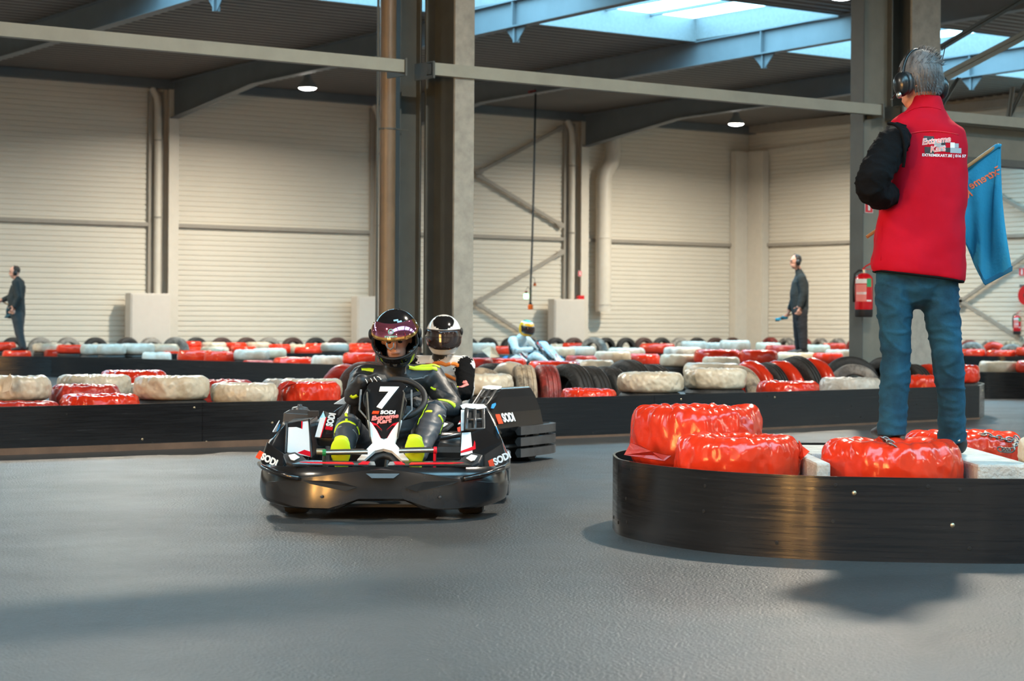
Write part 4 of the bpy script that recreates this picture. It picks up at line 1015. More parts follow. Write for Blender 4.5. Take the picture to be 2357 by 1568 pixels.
        # winglet
        wp = [kp(664, 1046, -0.62), kp(690, 1041, -0.60), kp(708, 1050, -0.62), kp(727, 1068, -0.66), kp(690, 1073, -0.70), kp(672, 1064, -0.68)]
        if s > 0: wp = mir(wp)
        wg = ob('winglet', poly3(wp, 0.02), 'k_grey', t, bevel=0.004)
        wq = [kp(676, 1050, -0.64), kp(690, 1047, -0.635), kp(702, 1055, -0.65), kp(690, 1062, -0.68), kp(682, 1060, -0.68)]
        if s > 0: wq = mir(wq)
        ob('winglet_top', poly3([p + Vector((0, -0.006, 0.004)) for p in wq], 0.004), 'k_white', wg)
    pod(-1); pod(1)
    # --- centre fairing and number panel
    Mf = frame((0, -0.62, 0.30), (1, 0, 0), (0, 0.42, 0.40)); sl = math.hypot(0.42, 0.40)
    Pp = lambda L_: L_
    fp = ob('front_panel', MB().prism([(-0.035, 0.14), (-0.05, 0.20), (-0.092, 0.26), (-0.105, 0.42), (-0.085, 0.50), (-0.105, 0.53), (-0.085, 0.565), (0.085, 0.565), (0.115, 0.53), (0.095, 0.50), (0.115, 0.42), (0.085, 0.26), (0.05, 0.20), (0.035, 0.14)], Mf, 0.03), 'k_black', t, bevel=0.005)
    up = Matrix.Translation((0, 0, 0.008))
    if number:
        ob('number', text_mb(number, 0.215, 0.008, 0.16).xf(Mf @ Matrix.Translation((-0.008, 0.43, 0.006)) @ Matrix.Diagonal((0.88, 1, 1, 1))), 'k_white', fp)
    ob('logo', MB().prism([(-0.07, 0.318), (-0.035, 0.318), (-0.03, 0.337), (-0.065, 0.337)], Mf @ up, 0.006), 'k_orange', fp)
    ob('lettering', text_mb('SODI', 0.035, 0.0015, 0.1).xf(Mf @ Matrix.Translation((0.015, 0.327, 0.006))), 'k_white', fp)
    if hero:
        for wd_, dx_, w_0 in (('Extreme', -0.002, 0.292), ('Kart', -0.006, 0.262)): ob('script_lettering', text_mb(wd_, 0.042, 0.002, 0.3).xf(Mf @ Matrix.Translation((dx_, w_0, 0.006)) @ Matrix.Rotation(0.16, 4, 'Z')), 'k_pink', fp)
    for s in (-1, 1):
        ob('red_edge', MB().prism([(s*0.028, 0.135), (s*0.05, 0.205), (s*0.085, 0.262), (s*0.045, 0.245), (s*0.012, 0.20), (s*0.040, 0.232), (s*0.060, 0.235), (s*0.036, 0.19), (s*0.014, 0.135)][:], Mf @ up, 0.006), 'k_red', fp)
        ob('white_arm', MB().prism([(s*0.0, 0.06), (s*0.0, 0.125), (s*0.018, 0.135), (s*0.040, 0.19), (s*0.068, 0.245), (s*0.092, 0.268), (s*0.072, 0.16), (s*0.058, 0.10), (s*0.085, 0.06), (s*0.135, -0.02), (s*0.098, -0.02), (s*0.045, 0.045)], Mf @ Matrix.Translation((0, 0, 0.012)), 0.02), 'k_white', t)
        ob('side_strut', MB().bar(Mf @ Vector((s*0.100, 0.46, 0.02)), Mf @ Vector((s*0.072, 0.13, 0.02)), 0.016, 0.006, (s, 0, 0.2)), 'alu', t)
        ob('screen_rod', MB().tube([kp(893 + s*58, 898, -0.22), kp(893 + s*60, 944, -0.30), kp(893 + s*40, 966, -0.36)], 0.0055, 8), 'k_tank', t, True)
    ob('arch', MB().tube([Mf @ Vector((-0.095, -0.04, -0.03)), Mf @ Vector((-0.04, 0.035, -0.03)), Mf @ Vector((0, 0.05, -0.03)), Mf @ Vector((0.04, 0.035, -0.03)), Mf @ Vector((0.095, -0.04, -0.03))], 0.018, 8), 'k_matt', t, True)
    # --- steering
    hub = kp(914, 918, -0.20)
    st_t = Matrix.Translation(hub) @ Matrix.Rotation(math.radians(42), 4, 'X')
    sw = ob('steering_wheel', MB().tube([st_t @ Vector((0.16*math.cos(a), 0.15*math.sin(a), 0)) for a in [2*PI*i/36 for i in range(36)]], 0.0165, 12, 0, True), 'k_matt', t, True)
    mbs = MB()
    for a in (0.35, PI-0.35, -PI/2): mbs.bar(st_t @ Vector((0, 0, -0.01)), st_t @ Vector((0.155*math.cos(a), 0.145*math.sin(a), 0)), 0.03, 0.006, (0, -0.6, 0.7))
    ob('spokes', mbs, 'k_grey', sw)
    ob('steering_column', MB().cyl(hub, Vector((0, -0.50, 0.16)), 0.012, 10), 'k_grey', t, 40)
    # --- pedals
    for s, px0, px1, py, cap in ((-1, 757, 858, 1043, 'k_green'), (1, 930, 1012, 1038, 'k_red')):
        a, b = kp(px0, py, -0.66), kp(px1, py - 2, -0.66)
        pd = ob('pedal', MB().cyl(a, b, 0.013, 12), 'alu', t, 40)
        ob('tread', MB().bar(a + Vector((0.03, -0.0, 0.014)), b + Vector((-0.02, 0, 0.014)), 0.012, 0.006), 'k_grey', pd)
        e = a if s < 0 else b
        ob('end_cap', MB().cyl(e - Vector((0.006, 0, 0)), e + Vector((0.012, 0, 0)), 0.018, 12), cap, pd)
        ob('pedal_arm', MB().tube([e + Vector((0, 0, 0)), Vector((e.x, e.y + 0.04, 0.08))], 0.008, 8), cap if s > 0 else 'steel', pd)
    ob('brake_cylinder', MB().cyl(kp(738, 1041, -0.5), kp(757, 1041, -0.5), 0.017, 12), 'brass', t, 40)
    # --- seat, tank, engine
    seat = []
    for i in range(9):
        u = i/8; z = 0.09 + 0.52*max(0, u-0.35)/0.65; y = 0.02 + 0.34*min(1, u/0.45) + 0.16*max(0, u-0.45); wd = 0.20 + 0.02*math.sin(u*PI)
        row_ = []
        for j in range(13):
            q = -1 + 2*j/12; lift_ = (abs(q)**2.6)*(0.17 if u > 0.3 else 0.10); row_.append((wd*q*1.08, y - abs(q)**2.5*0.10*(u > 0.4), z + lift_*(1 - 0.5*u)))
        seat.append(row_)
    so_ = ob('seat', MB().ring_loft(seat, False, False), 'k_black', t, True)
    sm = so_.modifiers.new('thick', 'SOLIDIFY'); sm.thickness = 0.012
    tk = ob('fuel_tank', MB().hull([kp(728, 1014, -0.12), kp(738, 966, 0.05), kp(792, 962, 0.05), kp(788, 1012, -0.12), kp(728, 1030, 0.10), kp(790, 1030, 0.10), kp(740, 966, 0.25), kp(792, 964, 0.25)]), 'k_tank', t, False, bevel=0.03)
    lf = lambda P_: [p + Vector((0, -0.018, 0.012)) for p in P_]
    ob('white_band', poly3(lf([kp(729, 1011, -0.12), kp(739, 967, 0.02), kp(752, 966, 0.02), kp(741, 1012, -0.12)])), 'k_white', tk)
    ob('black_band', poly3(lf([kp(743, 1012, -0.12), kp(755, 966, 0.02), kp(779, 964, 0.02), kp(768, 1013, -0.12)])), 'k_black', tk)
    ob('red_line', poly3(lf([kp(741, 1012, -0.125), kp(752, 966, 0.015), kp(755, 966, 0.015), kp(743, 1012, -0.125)])), 'k_red', tk)
    Mt = frame(kp(764, 980, -0.045) + Vector((0, -0.03, 0.02)), kp(768, 964, 0.02) - kp(758, 1010, -0.12), (-1, 0, 0.1))
    ob('lettering', text_mb('SODI', 0.05, 0.002).xf(Mt @ Matrix.Translation((0.02, 0, 0))), 'k_white', tk)
    ob('logo', MB().prism([(-0.065, -0.02), (-0.04, -0.02), (-0.04, 0.02), (-0.065, 0.02)], Mt, 0.004), 'k_red', tk)
    en = ob('engine', MB().box((-0.62, 0.42, 0.16), (-0.36, 0.72, 0.44)), 'k_grey', t, bevel=0.02)
    ob('air_box', MB().hull([kp(646, 975, 0.50), kp(648, 952, 0.50), kp(662, 944, 0.52), kp(704, 944, 0.52), kp(716, 955, 0.50), kp(716, 975, 0.50), kp(648, 952, 0.70), kp(704, 944, 0.70), kp(716, 975, 0.70), kp(646, 975, 0.70)]), 'k_grey', en, bevel=0.008)
    ob('air_box_knob', MB().lathe([(0.05, 0), (0.045, 0.012), (0.015, 0.02), (0.012, 0.03), (0.001, 0.032)], 16), 'k_grey', en, 40, loc=kp(684, 944, 0.6))
    ob('exhaust_stub', MB().bar(kp(704, 953, 0.52), kp(728, 953, 0.52), 0.05, 0.03), 'k_matt', en)
    # --- rear bumper, three slotted rails
    rb = []
    for kz in (0.075, 0.155, 0.235):
        pth = [(-0.645, 0.18, kz), (-0.665, 0.55, kz), (-0.64, 0.82, kz), (-0.52, 0.93, kz), (0, 0.97, kz), (0.52, 0.93, kz), (0.64, 0.82, kz), (0.665, 0.55, kz), (0.645, 0.18, kz)]
        pth = catmull(pth, 4); rings = []
        for i, p in enumerate(pth):
            tv = (pth[min(i+1, len(pth)-1)] - pth[max(i-1, 0)]).normalized(); nv = Vector((tv.y, -tv.x, 0))
            rings.append([p - nv*0.03 + Vector((0, 0, -0.03)), p + nv*0.0 + Vector((0, 0, -0.032)), p + nv*0.018, p + Vector((0, 0, 0.032)), p - nv*0.03 + Vector((0, 0, 0.03))])
        o = ob('rear_bumper_rail', MB().ring_loft(rings, True, True), 'k_grey', t, 40)
    mbp = MB()
    for x, y in ((-0.655, 0.5), (-0.60, 0.86), (-0.25, 0.95), (0.25, 0.95), (0.60, 0.86), (0.655, 0.5)):
        mbp.box((x*0.955-0.025, y*0.97-0.03, 0.05), (x*0.955+0.025, y*0.97+0.03, 0.26))
    ob('rear_bumper_web', mbp, 'k_matt', t)
    return t
K1 = kart('black kart with white number 7 and red stripes, driven towards us', '7', True)
K1.location = cw((893 - CX)/F*KZ, KZ, 0); K1.rotation_euler = (0, 0, -A + math.radians(1.5))
def kart_copy(src, label, X, Z, yaw, drop=('number', 'script_lettering')):
    k = copy_tree(src); k['label'] = label; k.location = cw(X, Z, 0); k.rotation_euler = (0, 0, -A + math.radians(yaw))
    for ch in list(k.children_recursive):
        if ch.name.split('.')[0] in drop: bpy.data.objects.remove(ch)
    return k
K2 = kart_copy(K1, 'black kart close behind number 7, only its side pod and slotted rear bumper showing', -0.62, 15.05, -24)
K3 = kart_copy(K1, 'distant kart with pale fairing beyond the tyre field', (1226 - CX)/F*35.2, 35.2, 52)
for ch in K3.children_recursive:
    if ch.name.split('.')[0] in ('front_panel', 'side_shield', 'winglet'):
        ch.data = ch.data.copy(); ch.data.materials.clear(); ch.data.materials.append(M('k_sky' if ch.name.startswith('front') else 'k_white'))
# ================================================================ people
def limb(st, ref=(0, 1, 0), n=16, capk=3, flat=False):
    """st: [(p, ra, rb)]; ra across (t x ref), rb along ref. Rounded ends."""
    pts = [Vector(s[0]) for s in st]; K = len(pts); full = []
    def interp(i): return pts[i], st[i][1], st[i][2] if len(st[i]) > 2 else st[i][1]
    # densify
    dense = []
    for i in range(K-1):
        p, a, b = interp(i); q, c, d = interp(i+1); m = max(2, int((q-p).length/0.014))
        for k in range(m): f = k/m; dense.append((p.lerp(q, f), a+(c-a)*f, b+(d-b)*f))
    dense.append(interp(K-1))
    rings = []; L_ = len(dense)
    for i, (p, a, b) in enumerate(dense):
        t = (dense[min(i+1, L_-1)][0] - dense[max(i-1, 0)][0]).normalized()
        x = t.cross(Vector(ref))
        if x.length < 0.05: x = t.cross(Vector((1, 0.2, 0)))
        x.normalize(); y = x.cross(t)
        mk = lambda c, s: [c + x*(a*s*math.cos(2*PI*j/n)) + y*(b*s*math.sin(2*PI*j/n)) for j in range(n)]
        if i == 0:
            for k in range(capk): u = (k+0.35)/capk; rings.append(mk(p - t*min(a, b)*math.cos(u*PI/2), math.sin(u*PI/2)))
        rings.append(mk(p, 1))
        if i == L_-1 and not flat:
            for k in range(capk-1, -1, -1): u = (k+0.35)/capk; rings.append(mk(p + t*min(a, b)*math.cos(u*PI/2), math.sin(u*PI/2)))
    return MB().ring_loft(rings, True, True)
def fuse(name, parts, mats, parent, voxel=0.011, smooth=6, wr=0.0, wscale=9.0):
    """one continuous surface from overlapping pieces; materials follow the nearest piece"""
    allm = MB(); src = []
    for mb, mi in parts:
        allm.add(mb.v, mb.f, mi)
        src += [(v, mi) for v in mb.v]
    me = allm.mesh('tmp', [mats[0]], False, False); o = bpy.data.objects.new('tmp', me)
    r = o.modifiers.new('r', 'REMESH'); r.mode = 'VOXEL'; r.voxel_size = voxel
    if smooth: s = o.modifiers.new('s', 'SMOOTH'); s.iterations = smooth; s.factor = 0.5
    m2 = baked(o)
    bpy.data.objects.remove(o); bpy.data.meshes.remove(me)
    m2.name = name; m2.materials.clear()
    for mm in mats: m2.materials.append(M(mm))
    kd = KDTree(len(src))
    for i, (v, mi) in enumerate(src): kd.insert(v, i)
    kd.balance()
    for p in m2.polygons:
        cnt = {}
        for _, ix, ds in kd.find_n(p.center, 9): cnt[src[ix][1]] = cnt.get(src[ix][1], 0) + 1/(0.004 + ds)
        p.material_index = max(cnt, key=cnt.get); p.use_smooth = True
    if wr:
        m2.update()
        nl = [v.normal.copy() for v in m2.vertices]; cl_ = [v.co.copy() for v in m2.vertices]; fc = []
        for c_, n_ in zip(cl_, nl):
            q = c_*wscale; w1 = noise.noise(Vector((q.x*0.8, q.y*0.8, q.z*1.7))); w2 = noise.noise(Vector((q.x*0.9 + q.z*0.6, q.y, q.z*2.1 + 7)))
            d = w1*wr*0.45 + max(0, 1 - abs(w2)*5)*wr*0.75 - wr*0.15
            p_ = c_ + n_*d; fc += [p_.x, p_.y, p_.z]
        m2.vertices.foreach_set('co', fc)
    m2.update()
    return link(name, m2, parent)
def bvh(o): 
    me = o.data; return BVHTree.FromPolygons([v.co for v in me.vertices], [tuple(p.vertices) for p in me.polygons])
def piping(name, body, paths, r, mt, parent, flat=True):
    bt = bvh(body)
    for pth in paths:
        mb = MB(); P_ = catmull(pth, 6); Q = []
        for p in P_:
            loc, nrm, i, d = bt.find_nearest(p)
            Q.append(loc + nrm*r*0.3)
        Q = [q for i, q in enumerate(Q) if i == 0 or (q-Q[i-1]).length > 0.003]
        if len(Q) > 2:
            rg = []
            for i, q in enumerate(Q):
                tv = (Q[min(i+1, len(Q)-1)] - Q[max(i-1, 0)]).normalized(); loc, nrm, ix, d = bt.find_nearest(q); sd = tv.cross(nrm).normalized()
                edge = [bt.find_nearest(q + sd*r*k)[0] for k in (-1, 0, 1)]
                rg.append([edge[0], edge[0] + nrm*0.003, edge[1] + nrm*0.004, edge[2] + nrm*0.003, edge[2]])
            ob(name, mb.ring_loft(rg, False, False), mt, parent, True)
def finger_chain(p0, d1, d2, d3, r): 
    p1 = p0 + d1; p2 = p1 + d2; p3 = p2 + d3
    return limb([(p0, r), (p1, r*0.95), (p2, r*0.9), (p3, r*0.75)], n=8, capk=2)
def hand(wrist, fwd, palm_n, side, size=1.0, curl=0.5):
    """pieces for one hand: wrist point, direction of the fingers, palm normal, side = thumb direction"""
    f = Vector(fwd).normalized(); nn = Vector(palm_n).normalized(); s = Vector(side).normalized(); k = size
    out = [limb([(wrist, 0.026*k, 0.022*k), (wrist + f*0.045*k, 0.040*k, 0.018*k), (wrist + f*0.085*k, 0.041*k, 0.016*k)], nn, 12)]
    for i, (off, ln) in enumerate(((0.030, 0.075), (0.010, 0.083), (-0.011, 0.077), (-0.031, 0.060))):
        b = wrist + f*0.085*k + s*off*k; c1, c2, c3 = curl*0.5, curl*1.3, curl*2.0
        dirs = [f*math.cos(c) + nn*math.sin(c) for c in (c1, c2, c3)]
        out.append(finger_chain(b, dirs[0]*ln*0.45*k, dirs[1]*ln*0.33*k, dirs[2]*ln*0.25*k, 0.0085*k))
    b = wrist + f*0.025*k + s*0.034*k; d = (f*0.65 + s*0.7 + nn*0.35).normalized()
    out.append(finger_chain(b, d*0.035*k, (d*0.8 + f*0.4 + nn*curl*0.4).normalized()*0.030*k, (f*0.7 + nn*curl).normalized()*0.024*k, 0.010*k))
    return out
def head_parts(c, R3, k=1.0, mi=0):
    """skull, jaw, nose, brow, ears around c; face towards -y of R3"""
    T = lambda p: Vector(c) + R3 @ (Vector(p)*k)
    ps = []
    e = MB().ell((0, 0.005, 0.02), (0.077, 0.097, 0.105), 20, 14); e.v = [T(v) for v in e.v]; ps.append(e)
    j = MB().ell((0, -0.030, -0.062), (0.056, 0.062, 0.062), 16, 10); j.v = [T(v) for v in j.v]; ps.append(j)
    n_ = limb([(T((0, -0.088, 0.025)), 0.010*k), (T((0, -0.108, -0.012)), 0.014*k), (T((0, -0.104, -0.022)), 0.012*k)], n=8, capk=2); ps.append(n_)
    ps.append(limb([(T((-0.04, -0.085, 0.035)), 0.011*k), (T((0, -0.09, 0.032)), 0.010*k), (T((0.04, -0.085, 0.035)), 0.011*k)], n=8, capk=2))
    ps.append(limb([(T((-0.022, -0.089, -0.052)), 0.008*k), (T((0, -0.095, -0.050)), 0.010*k), (T((0.022, -0.089, -0.052)), 0.008*k)], n=8, capk=2))
    for s in (-1, 1):
        a = MB().ell((s*0.080, 0.012, -0.005), (0.012, 0.022, 0.034), 12, 8); a.v = [T(v) for v in a.v]; ps.append(a)
    return [(p, mi) for p in ps]
def face_bits(c, R3, k, parent):
    T = lambda p: Vector(c) + R3 @ (Vector(p)*k)
    for s in (-1, 1):
        e = MB().ell((0, 0, 0), (0.014*k, 0.006*k, 0.008*k), 10, 6); e.v = [R3 @ v + T((s*0.032, -0.089, 0.012)) for v in e.v]
        ob('eye', e, 'eye', parent, True)
        ob('eyebrow', MB().tube([T((s*0.014, -0.098, 0.034)), T((s*0.034, -0.096, 0.040)), T((s*0.052, -0.084, 0.034))], 0.0045*k, 6), 'hair_brown', parent, True)
    ob('lips', MB().tube([T((-0.022, -0.096, -0.052)), T((0, -0.104, -0.050)), T((0.022, -0.096, -0.052))], 0.0045*k, 6), 'skin_shade', parent, True)
def rot(yaw=0, pitch=0, roll=0):
    return (Matrix.Rotation(math.radians(yaw), 3, 'Z') @ Matrix.Rotation(math.radians(pitch), 3, 'X') @ Matrix.Rotation(math.radians(roll), 3, 'Y'))
# ---------------------------------------------------------------- helmets
def helmet(parent, c, R3, mats, region, k=1.0, visor='down', vis_mats=('visor_dark',)):
    """face towards -y. region(az, el) -> material index; az 0 = front"""
    n, m_ = 64, 40; c = Vector(c)
    def surf(az, el, s=1.0):
        ce = math.cos(el); x = math.sin(az)*ce; y = -math.cos(az)*ce; z = math.sin(el)
        fx, fy, fz = 0.126, 0.152 if y > 0 else 0.155, 0.148 if z > 0 else 0.170
        if z < 0:
            if y < 0: fy += 0.022*min(1, -z*2.2)*abs(y)**2          # chin bar pushes forward
            fx *= 1 - 0.10*(-z)**1.5
        p = Vector((x*fx, y*fy, z*fz))
        if z < -0.72: p.z = -0.72*fz - (0.06*(z+0.72)*-0.2)
        return p*s*k
    az0, e0, e1 = math.radians(70), math.radians(-15), math.radians(20)
    mb = MB(); idx = {}
    for i in range(m_+1):
        for j in range(n):
            el = -PI/2*0.62 + (PI/2*1.62)*i/m_; az = -PI + 2*PI*j/n
            mb.v.append(c + R3 @ surf(az, el))
    for i in range(m_):
        for j in range(n):
            el = -PI/2*0.62 + (PI/2*1.62)*(i+0.5)/m_; az = -PI + 2*PI*(j+0.5)/n
            lim = az0 * (1 - 0.12*max(0, (e0*0.3-el)/(-e0)))
            if abs(az) < az0 and e0 - 0.10*(abs(az) < 0.7) + 0.16*(abs(az)/az0)**3 < el < e1: continue
            a = i*n+j; b = i*n+(j+1) % n
            mb.f.append((a, b, b+n, a+n)); mb.m.append(region(az, el))
    h = ob('helmet', mb, mats, parent, True)
    sm = h.modifiers.new('thick', 'SOLIDIFY'); sm.thickness = 0.014*k; sm.offset = -1
    # lining inside
    li = MB(); a_, b_ = 32, 20
    for i in range(b_+1):
        for j in range(a_):
            li.v.append(c + R3 @ surf(-PI+2*PI*j/a_, -PI/2*0.6 + (PI/2*1.6)*i/b_, 0.90))
    for i in range(b_):
        for j in range(a_):
            az = -PI+2*PI*(j+0.5)/a_; el = -PI/2*0.6 + (PI/2*1.6)*(i+0.5)/b_
            if abs(az) < 1.15 and -0.50 < el < 0.36: continue
            q = i*a_+j; q2 = i*a_+(j+1) % a_; li.f.append((q, q+a_, q2+a_, q2)); li.m.append(0)
    ob('lining', li, 'lining', h, True)
    # rim around the eye port
    rim = []
    for j in range(15): rim.append((-az0 + 2*az0*j/14, e1))
    for j in range(15):
        az = az0 - 2*az0*j/14; rim.append((az, e0 - 0.06*(1-(az/az0)**2)*1.6 + 0.16*abs(az/az0)**3))
    ob('eye_port_rim', MB().tube([c + R3 @ surf(a, e, 1.0) for a, e in rim], 0.006*k, 6, 0, True), 'k_matt', h, True)
    # visor
    va, vb = (math.radians(-27), e1+0.05) if visor == 'down' else (math.radians(13), math.radians(47))
    vm = MB(); N1, N2 = 36, 10; va0 = math.radians(84)
    for i in range(N2+1):
        for j in range(N1+1):
            az = -va0 + 2*va0*j/N1; taper = 1 - 0.35*(abs(az)/va0)**4
            mid = (va+vb)/2; el = mid + (vb-va)/2*(-1+2*i/N2)*taper
            vm.v.append(c + R3 @ surf(az, el, 1.035 if visor == 'down' else 1.06))
    for i in range(N2):
        for j in range(N1):
            q = i*(N1+1)+j; mi = 0
            if len(vis_mats) > 1: mi = vis_region(-va0+2*va0*(j+0.5)/N1, i/N2, len(vis_mats))
            vm.f.append((q, q+1, q+N1+2, q+N1+1)); vm.m.append(mi)
    v = ob('visor', vm, list(vis_mats), h, True); s2 = v.modifiers.new('thick', 'SOLIDIFY'); s2.thickness = 0.003
    for s in (-1, 1):
        pc = c + R3 @ surf(s*1.42, math.radians(12), 1.03)
        e = MB().ell((0, 0, 0), (0.012*k, 0.028*k, 0.028*k), 14, 8); e.v = [R3 @ q + pc for q in e.v]
        ob('visor_pivot', e, 'k_matt', h, True)
    return h, surf
def vis_region(az, u, n):
    if u < 0.12 or abs(az) > 1.25: return 1
    return 0

# ---------------------------------------------------------------- seated drivers (kart frame)
def driver(label, kartobj, mats, J, helm, k=1.0):
    """mats: [torso, sleeve, leg, glove, shoe, neck]"""
    t = thing('person', label, 'person'); t.location = kartobj.location; t.rotation_euler = kartobj.rotation_euler
    V = Vector; parts = []
    pel, ch, nk, hd = V(J['pelvis']), V(J['chest']), V(J['neck']), V(J['head'])
    sl, sr = V(J['sh'][0]), V(J['sh'][1])
    parts.append((limb([(pel, 0.17, 0.12), ((pel+ch)/2, 0.165, 0.125), (ch, 0.185, 0.125), (ch + (nk-ch)*0.55, 0.15, 0.10), (nk, 0.075, 0.075)], (0, 1, 0), 20), 0))
    parts.append((limb([(sl, 0.080), (ch.lerp(nk, 0.6), 0.10), (sr, 0.080)], (0, 1, 0), 14), 0))
    parts.append((limb([(nk - V((0, 0, 0.02)), 0.062), (hd, 0.055)], n=12), 5))
    for i in (0, 1):
        s, e, w_ = V(J['sh'][i]), V(J['el'][i]), V(J['wr'][i])
        parts.append((limb([(s, 0.075), (s.lerp(e, 0.5), 0.066), (e, 0.058), (e.lerp(w_, 0.4), 0.054), (w_, 0.042)], (0, 1, 0.3), 14), 1))
        hp, kn, an, toe = V(J['hip'][i]), V(J['kn'][i]), V(J['an'][i]), V(J['toe'][i])
        parts.append((limb([(hp, 0.095), (hp.lerp(kn, 0.5), 0.085), (kn, 0.068), (kn.lerp(an, 0.35), 0.066), (an, 0.046)], (0, 1, 0.3), 16), 2))
        # shoe: heel to toe, sole faces forward
        heel = V(J['heel'][i]); parts.append((limb([(heel, 0.036, 0.040), (heel.lerp(toe, 0.4), 0.040, 0.034), (heel.lerp(toe, 0.75), 0.048, 0.026), (toe, 0.040, 0.020)], (0, 1, 0), 14), 4))
        hw = J['hand'][i]
        for q in hand(w_, hw[0], hw[1], hw[2], 1.0, hw[3]): parts.append((q, 3))
    b = fuse('body', parts, mats, t, 0.0105, 3, 0.0065, 8)
    return t, b
J1 = dict(pelvis=(0.03, 0.26, 0.22), chest=(0.045, 0.33, 0.56), neck=(0.045, 0.25, 0.745), head=(0.042, 0.17, 0.86),
          sh=((-0.145, 0.27, 0.695), (0.235, 0.29, 0.70)), el=((-0.185, -0.02, 0.60), (0.365, 0.14, 0.53)), wr=((-0.135, -0.14, 0.690), (0.215, -0.07, 0.545)),
          hip=((-0.09, 0.20, 0.20), (0.14, 0.20, 0.20)), kn=((-0.205, -0.22, 0.455), (0.262, -0.16, 0.525)), an=((-0.215, -0.50, 0.315), (0.185, -0.50, 0.31)),
          heel=((-0.222, -0.555, 0.255), (0.168, -0.555, 0.255)), toe=((-0.222, -0.605, 0.40), (0.160, -0.60, 0.41)),
          hand=(((0.92, -0.12, 0.25), (0.15, 0.35, -0.9), (0.2, 0.8, 0.45), 0.8), ((-0.75, -0.45, 0.4), (-0.4, 0.7, -0.5), (0.2, 0.5, 0.8), 0.8)))
D1, B1 = driver('driver in black helmet and black suit with neon yellow piping, steering kart number 7', K1,
                ['suit_black', 'suit_black', 'suit_grey', 'glove', 'neon', 'suit_black'], J1, None)
for i in (0, 1):
    he, to = Vector(J1['heel'][i]), Vector(J1['toe'][i]); mid = (he+to)/2 + Vector((0, -0.040, 0.0)); up_ = (to-he).normalized()
    e = MB().ell((0, 0, 0), (0.052, 0.014, 0.088), 24, 12); Ms = frame(mid, (1, 0, 0), up_); e.v = [Ms @ Vector((v.x*(1.0 + 1.6*v.z), v.z, -v.y)) for v in e.v]
    ob('shoe_sole', e, 'neon', D1, True)
R1 = rot(-4, 19, -3); hc = Vector((0.040, 0.17, 0.925))
fh = fuse('head', head_parts(hc + R1 @ Vector((0, 0.002, -0.008)), R1, 0.97), ['skin'], D1, 0.007, 3)
face_bits(hc + R1 @ Vector((0, 0.001, -0.008)), R1, 0.97, fh)
h1, sf1 = helmet(D1, hc, R1, ['carbon', 'k_sky'], lambda a, e: 0, 1.09, 'up', ('visor_rose', 'visor_gold'))
T1 = lambda a, e, s=1.09: hc + R1 @ sf1(math.radians(a), math.radians(e), s)
def on_helm(mb, a, e, s, sc_=1):
    o = T1(a, e, s); u = T1(a+4, e, s) - T1(a-4, e, s); v = T1(a, e+3, s) - T1(a, e-3, s)
    return mb.xf(frame(o, u, v))
ob('badge', on_helm(MB().tube([(0.014*math.cos(i*PI/10), 0.014*math.sin(i*PI/10), 0) for i in range(20)], 0.0025, 6, 0, True).box((-0.010, -0.002, -0.001), (0.010, 0.002, 0.002)), -3, 31, 1.075), 'h_mint', h1)
ob('lettering', on_helm(text_mb('SCHUBERTH', 0.0125, 0.0006, 0, 0.001), -3, 22, 1.073), 'h_mint', h1)
ob('visor_tab', on_helm(MB().tube([(-0.02, 0.012, 0), (-0.018, -0.012, 0), (0, -0.025, 0), (0.018, -0.012, 0), (0.02, 0.012, 0)], 0.004, 6), -5, 7, 1.09), 'k_tank', h1, True)
for i in range(4):
    ob('blue_vent', on_helm(MB().box((-0.013, -0.005, -0.002), (0.013, 0.005, 0.003)), 14 + i*12, 55 - i*4.5, 1.01), 'k_sky', h1)
for s in (-1, 1):
    ob('chin_vent', on_helm(MB().prism([(-0.02, 0.012), (0.02, 0.002), (0.012, -0.014), (-0.010, -0.010)] if s > 0 else [(0.02, 0.012), (-0.02, 0.002), (-0.012, -0.014), (0.010, -0.010)], Matrix.Identity(4), 0.003), s*24, -36, 1.005), 'k_grey', h1)
ob('chin_badge', on_helm(MB().prism([(-0.012, 0.008), (0.012, 0.008), (0.008, -0.010), (-0.008, -0.010)], Matrix.Identity(4), 0.003), 0, -37, 1.006), 'k_tank', h1)
ob('side_comms', MB().ell(T1(82, -6, 1.02), (0.012, 0.022, 0.035), 12, 8), 'k_grey', h1, True)
ob('spoiler', MB().hull([T1(20, 72, 1.0), T1(-20, 72, 1.0), T1(150, 62, 1.03), T1(-150, 62, 1.03), T1(170, 50, 1.08), T1(-170, 50, 1.08), T1(160, 45, 1.0), T1(-160, 45, 1.0)]), 'carbon', h1, bevel=0.006)
# neon piping, shoulder patches and glove seams
kq = kp
piping('neon_piping', B1, [
    [kp(800, 950, -0.2), kp(803, 968, -0.25), kp(805, 984, -0.3)], [kp(785, 1000, -0.35), kp(792, 990, -0.3), kp(805, 984, -0.3), kp(820, 990, -0.3), kp(835, 1000, -0.3)],
    [kp(984, 926, -0.2), kp(983, 942, -0.22), kp(982, 955, -0.25)], [kp(958, 975, -0.3), kp(968, 962, -0.28), kp(982, 955, -0.25), kp(1002, 962, -0.25), kp(1015, 980, -0.25), kp(1020, 1005, -0.28)],
    [kp(946, 890, 0.1), kp(958, 898, 0.1), kp(962, 915, 0.1)], [kp(968, 888, 0.1), kp(980, 886, 0.1), kp(988, 880, 0.1)]], 0.0075, 'neon', D1)
piping('neon_cuff', B1, [[kp(1008, 915, 0.0), kp(1022, 914, 0.02), kp(1036, 920, 0.04), kp(1048, 932, 0.06)], [kp(1009, 919, 0.0), kp(1022, 918, 0.02), kp(1036, 924, 0.04), kp(1047, 936, 0.06)], [kp(808, 912, -0.1), kp(815, 916, -0.1), kp(826, 912, -0.12)]], 0.011, 'neon', D1)
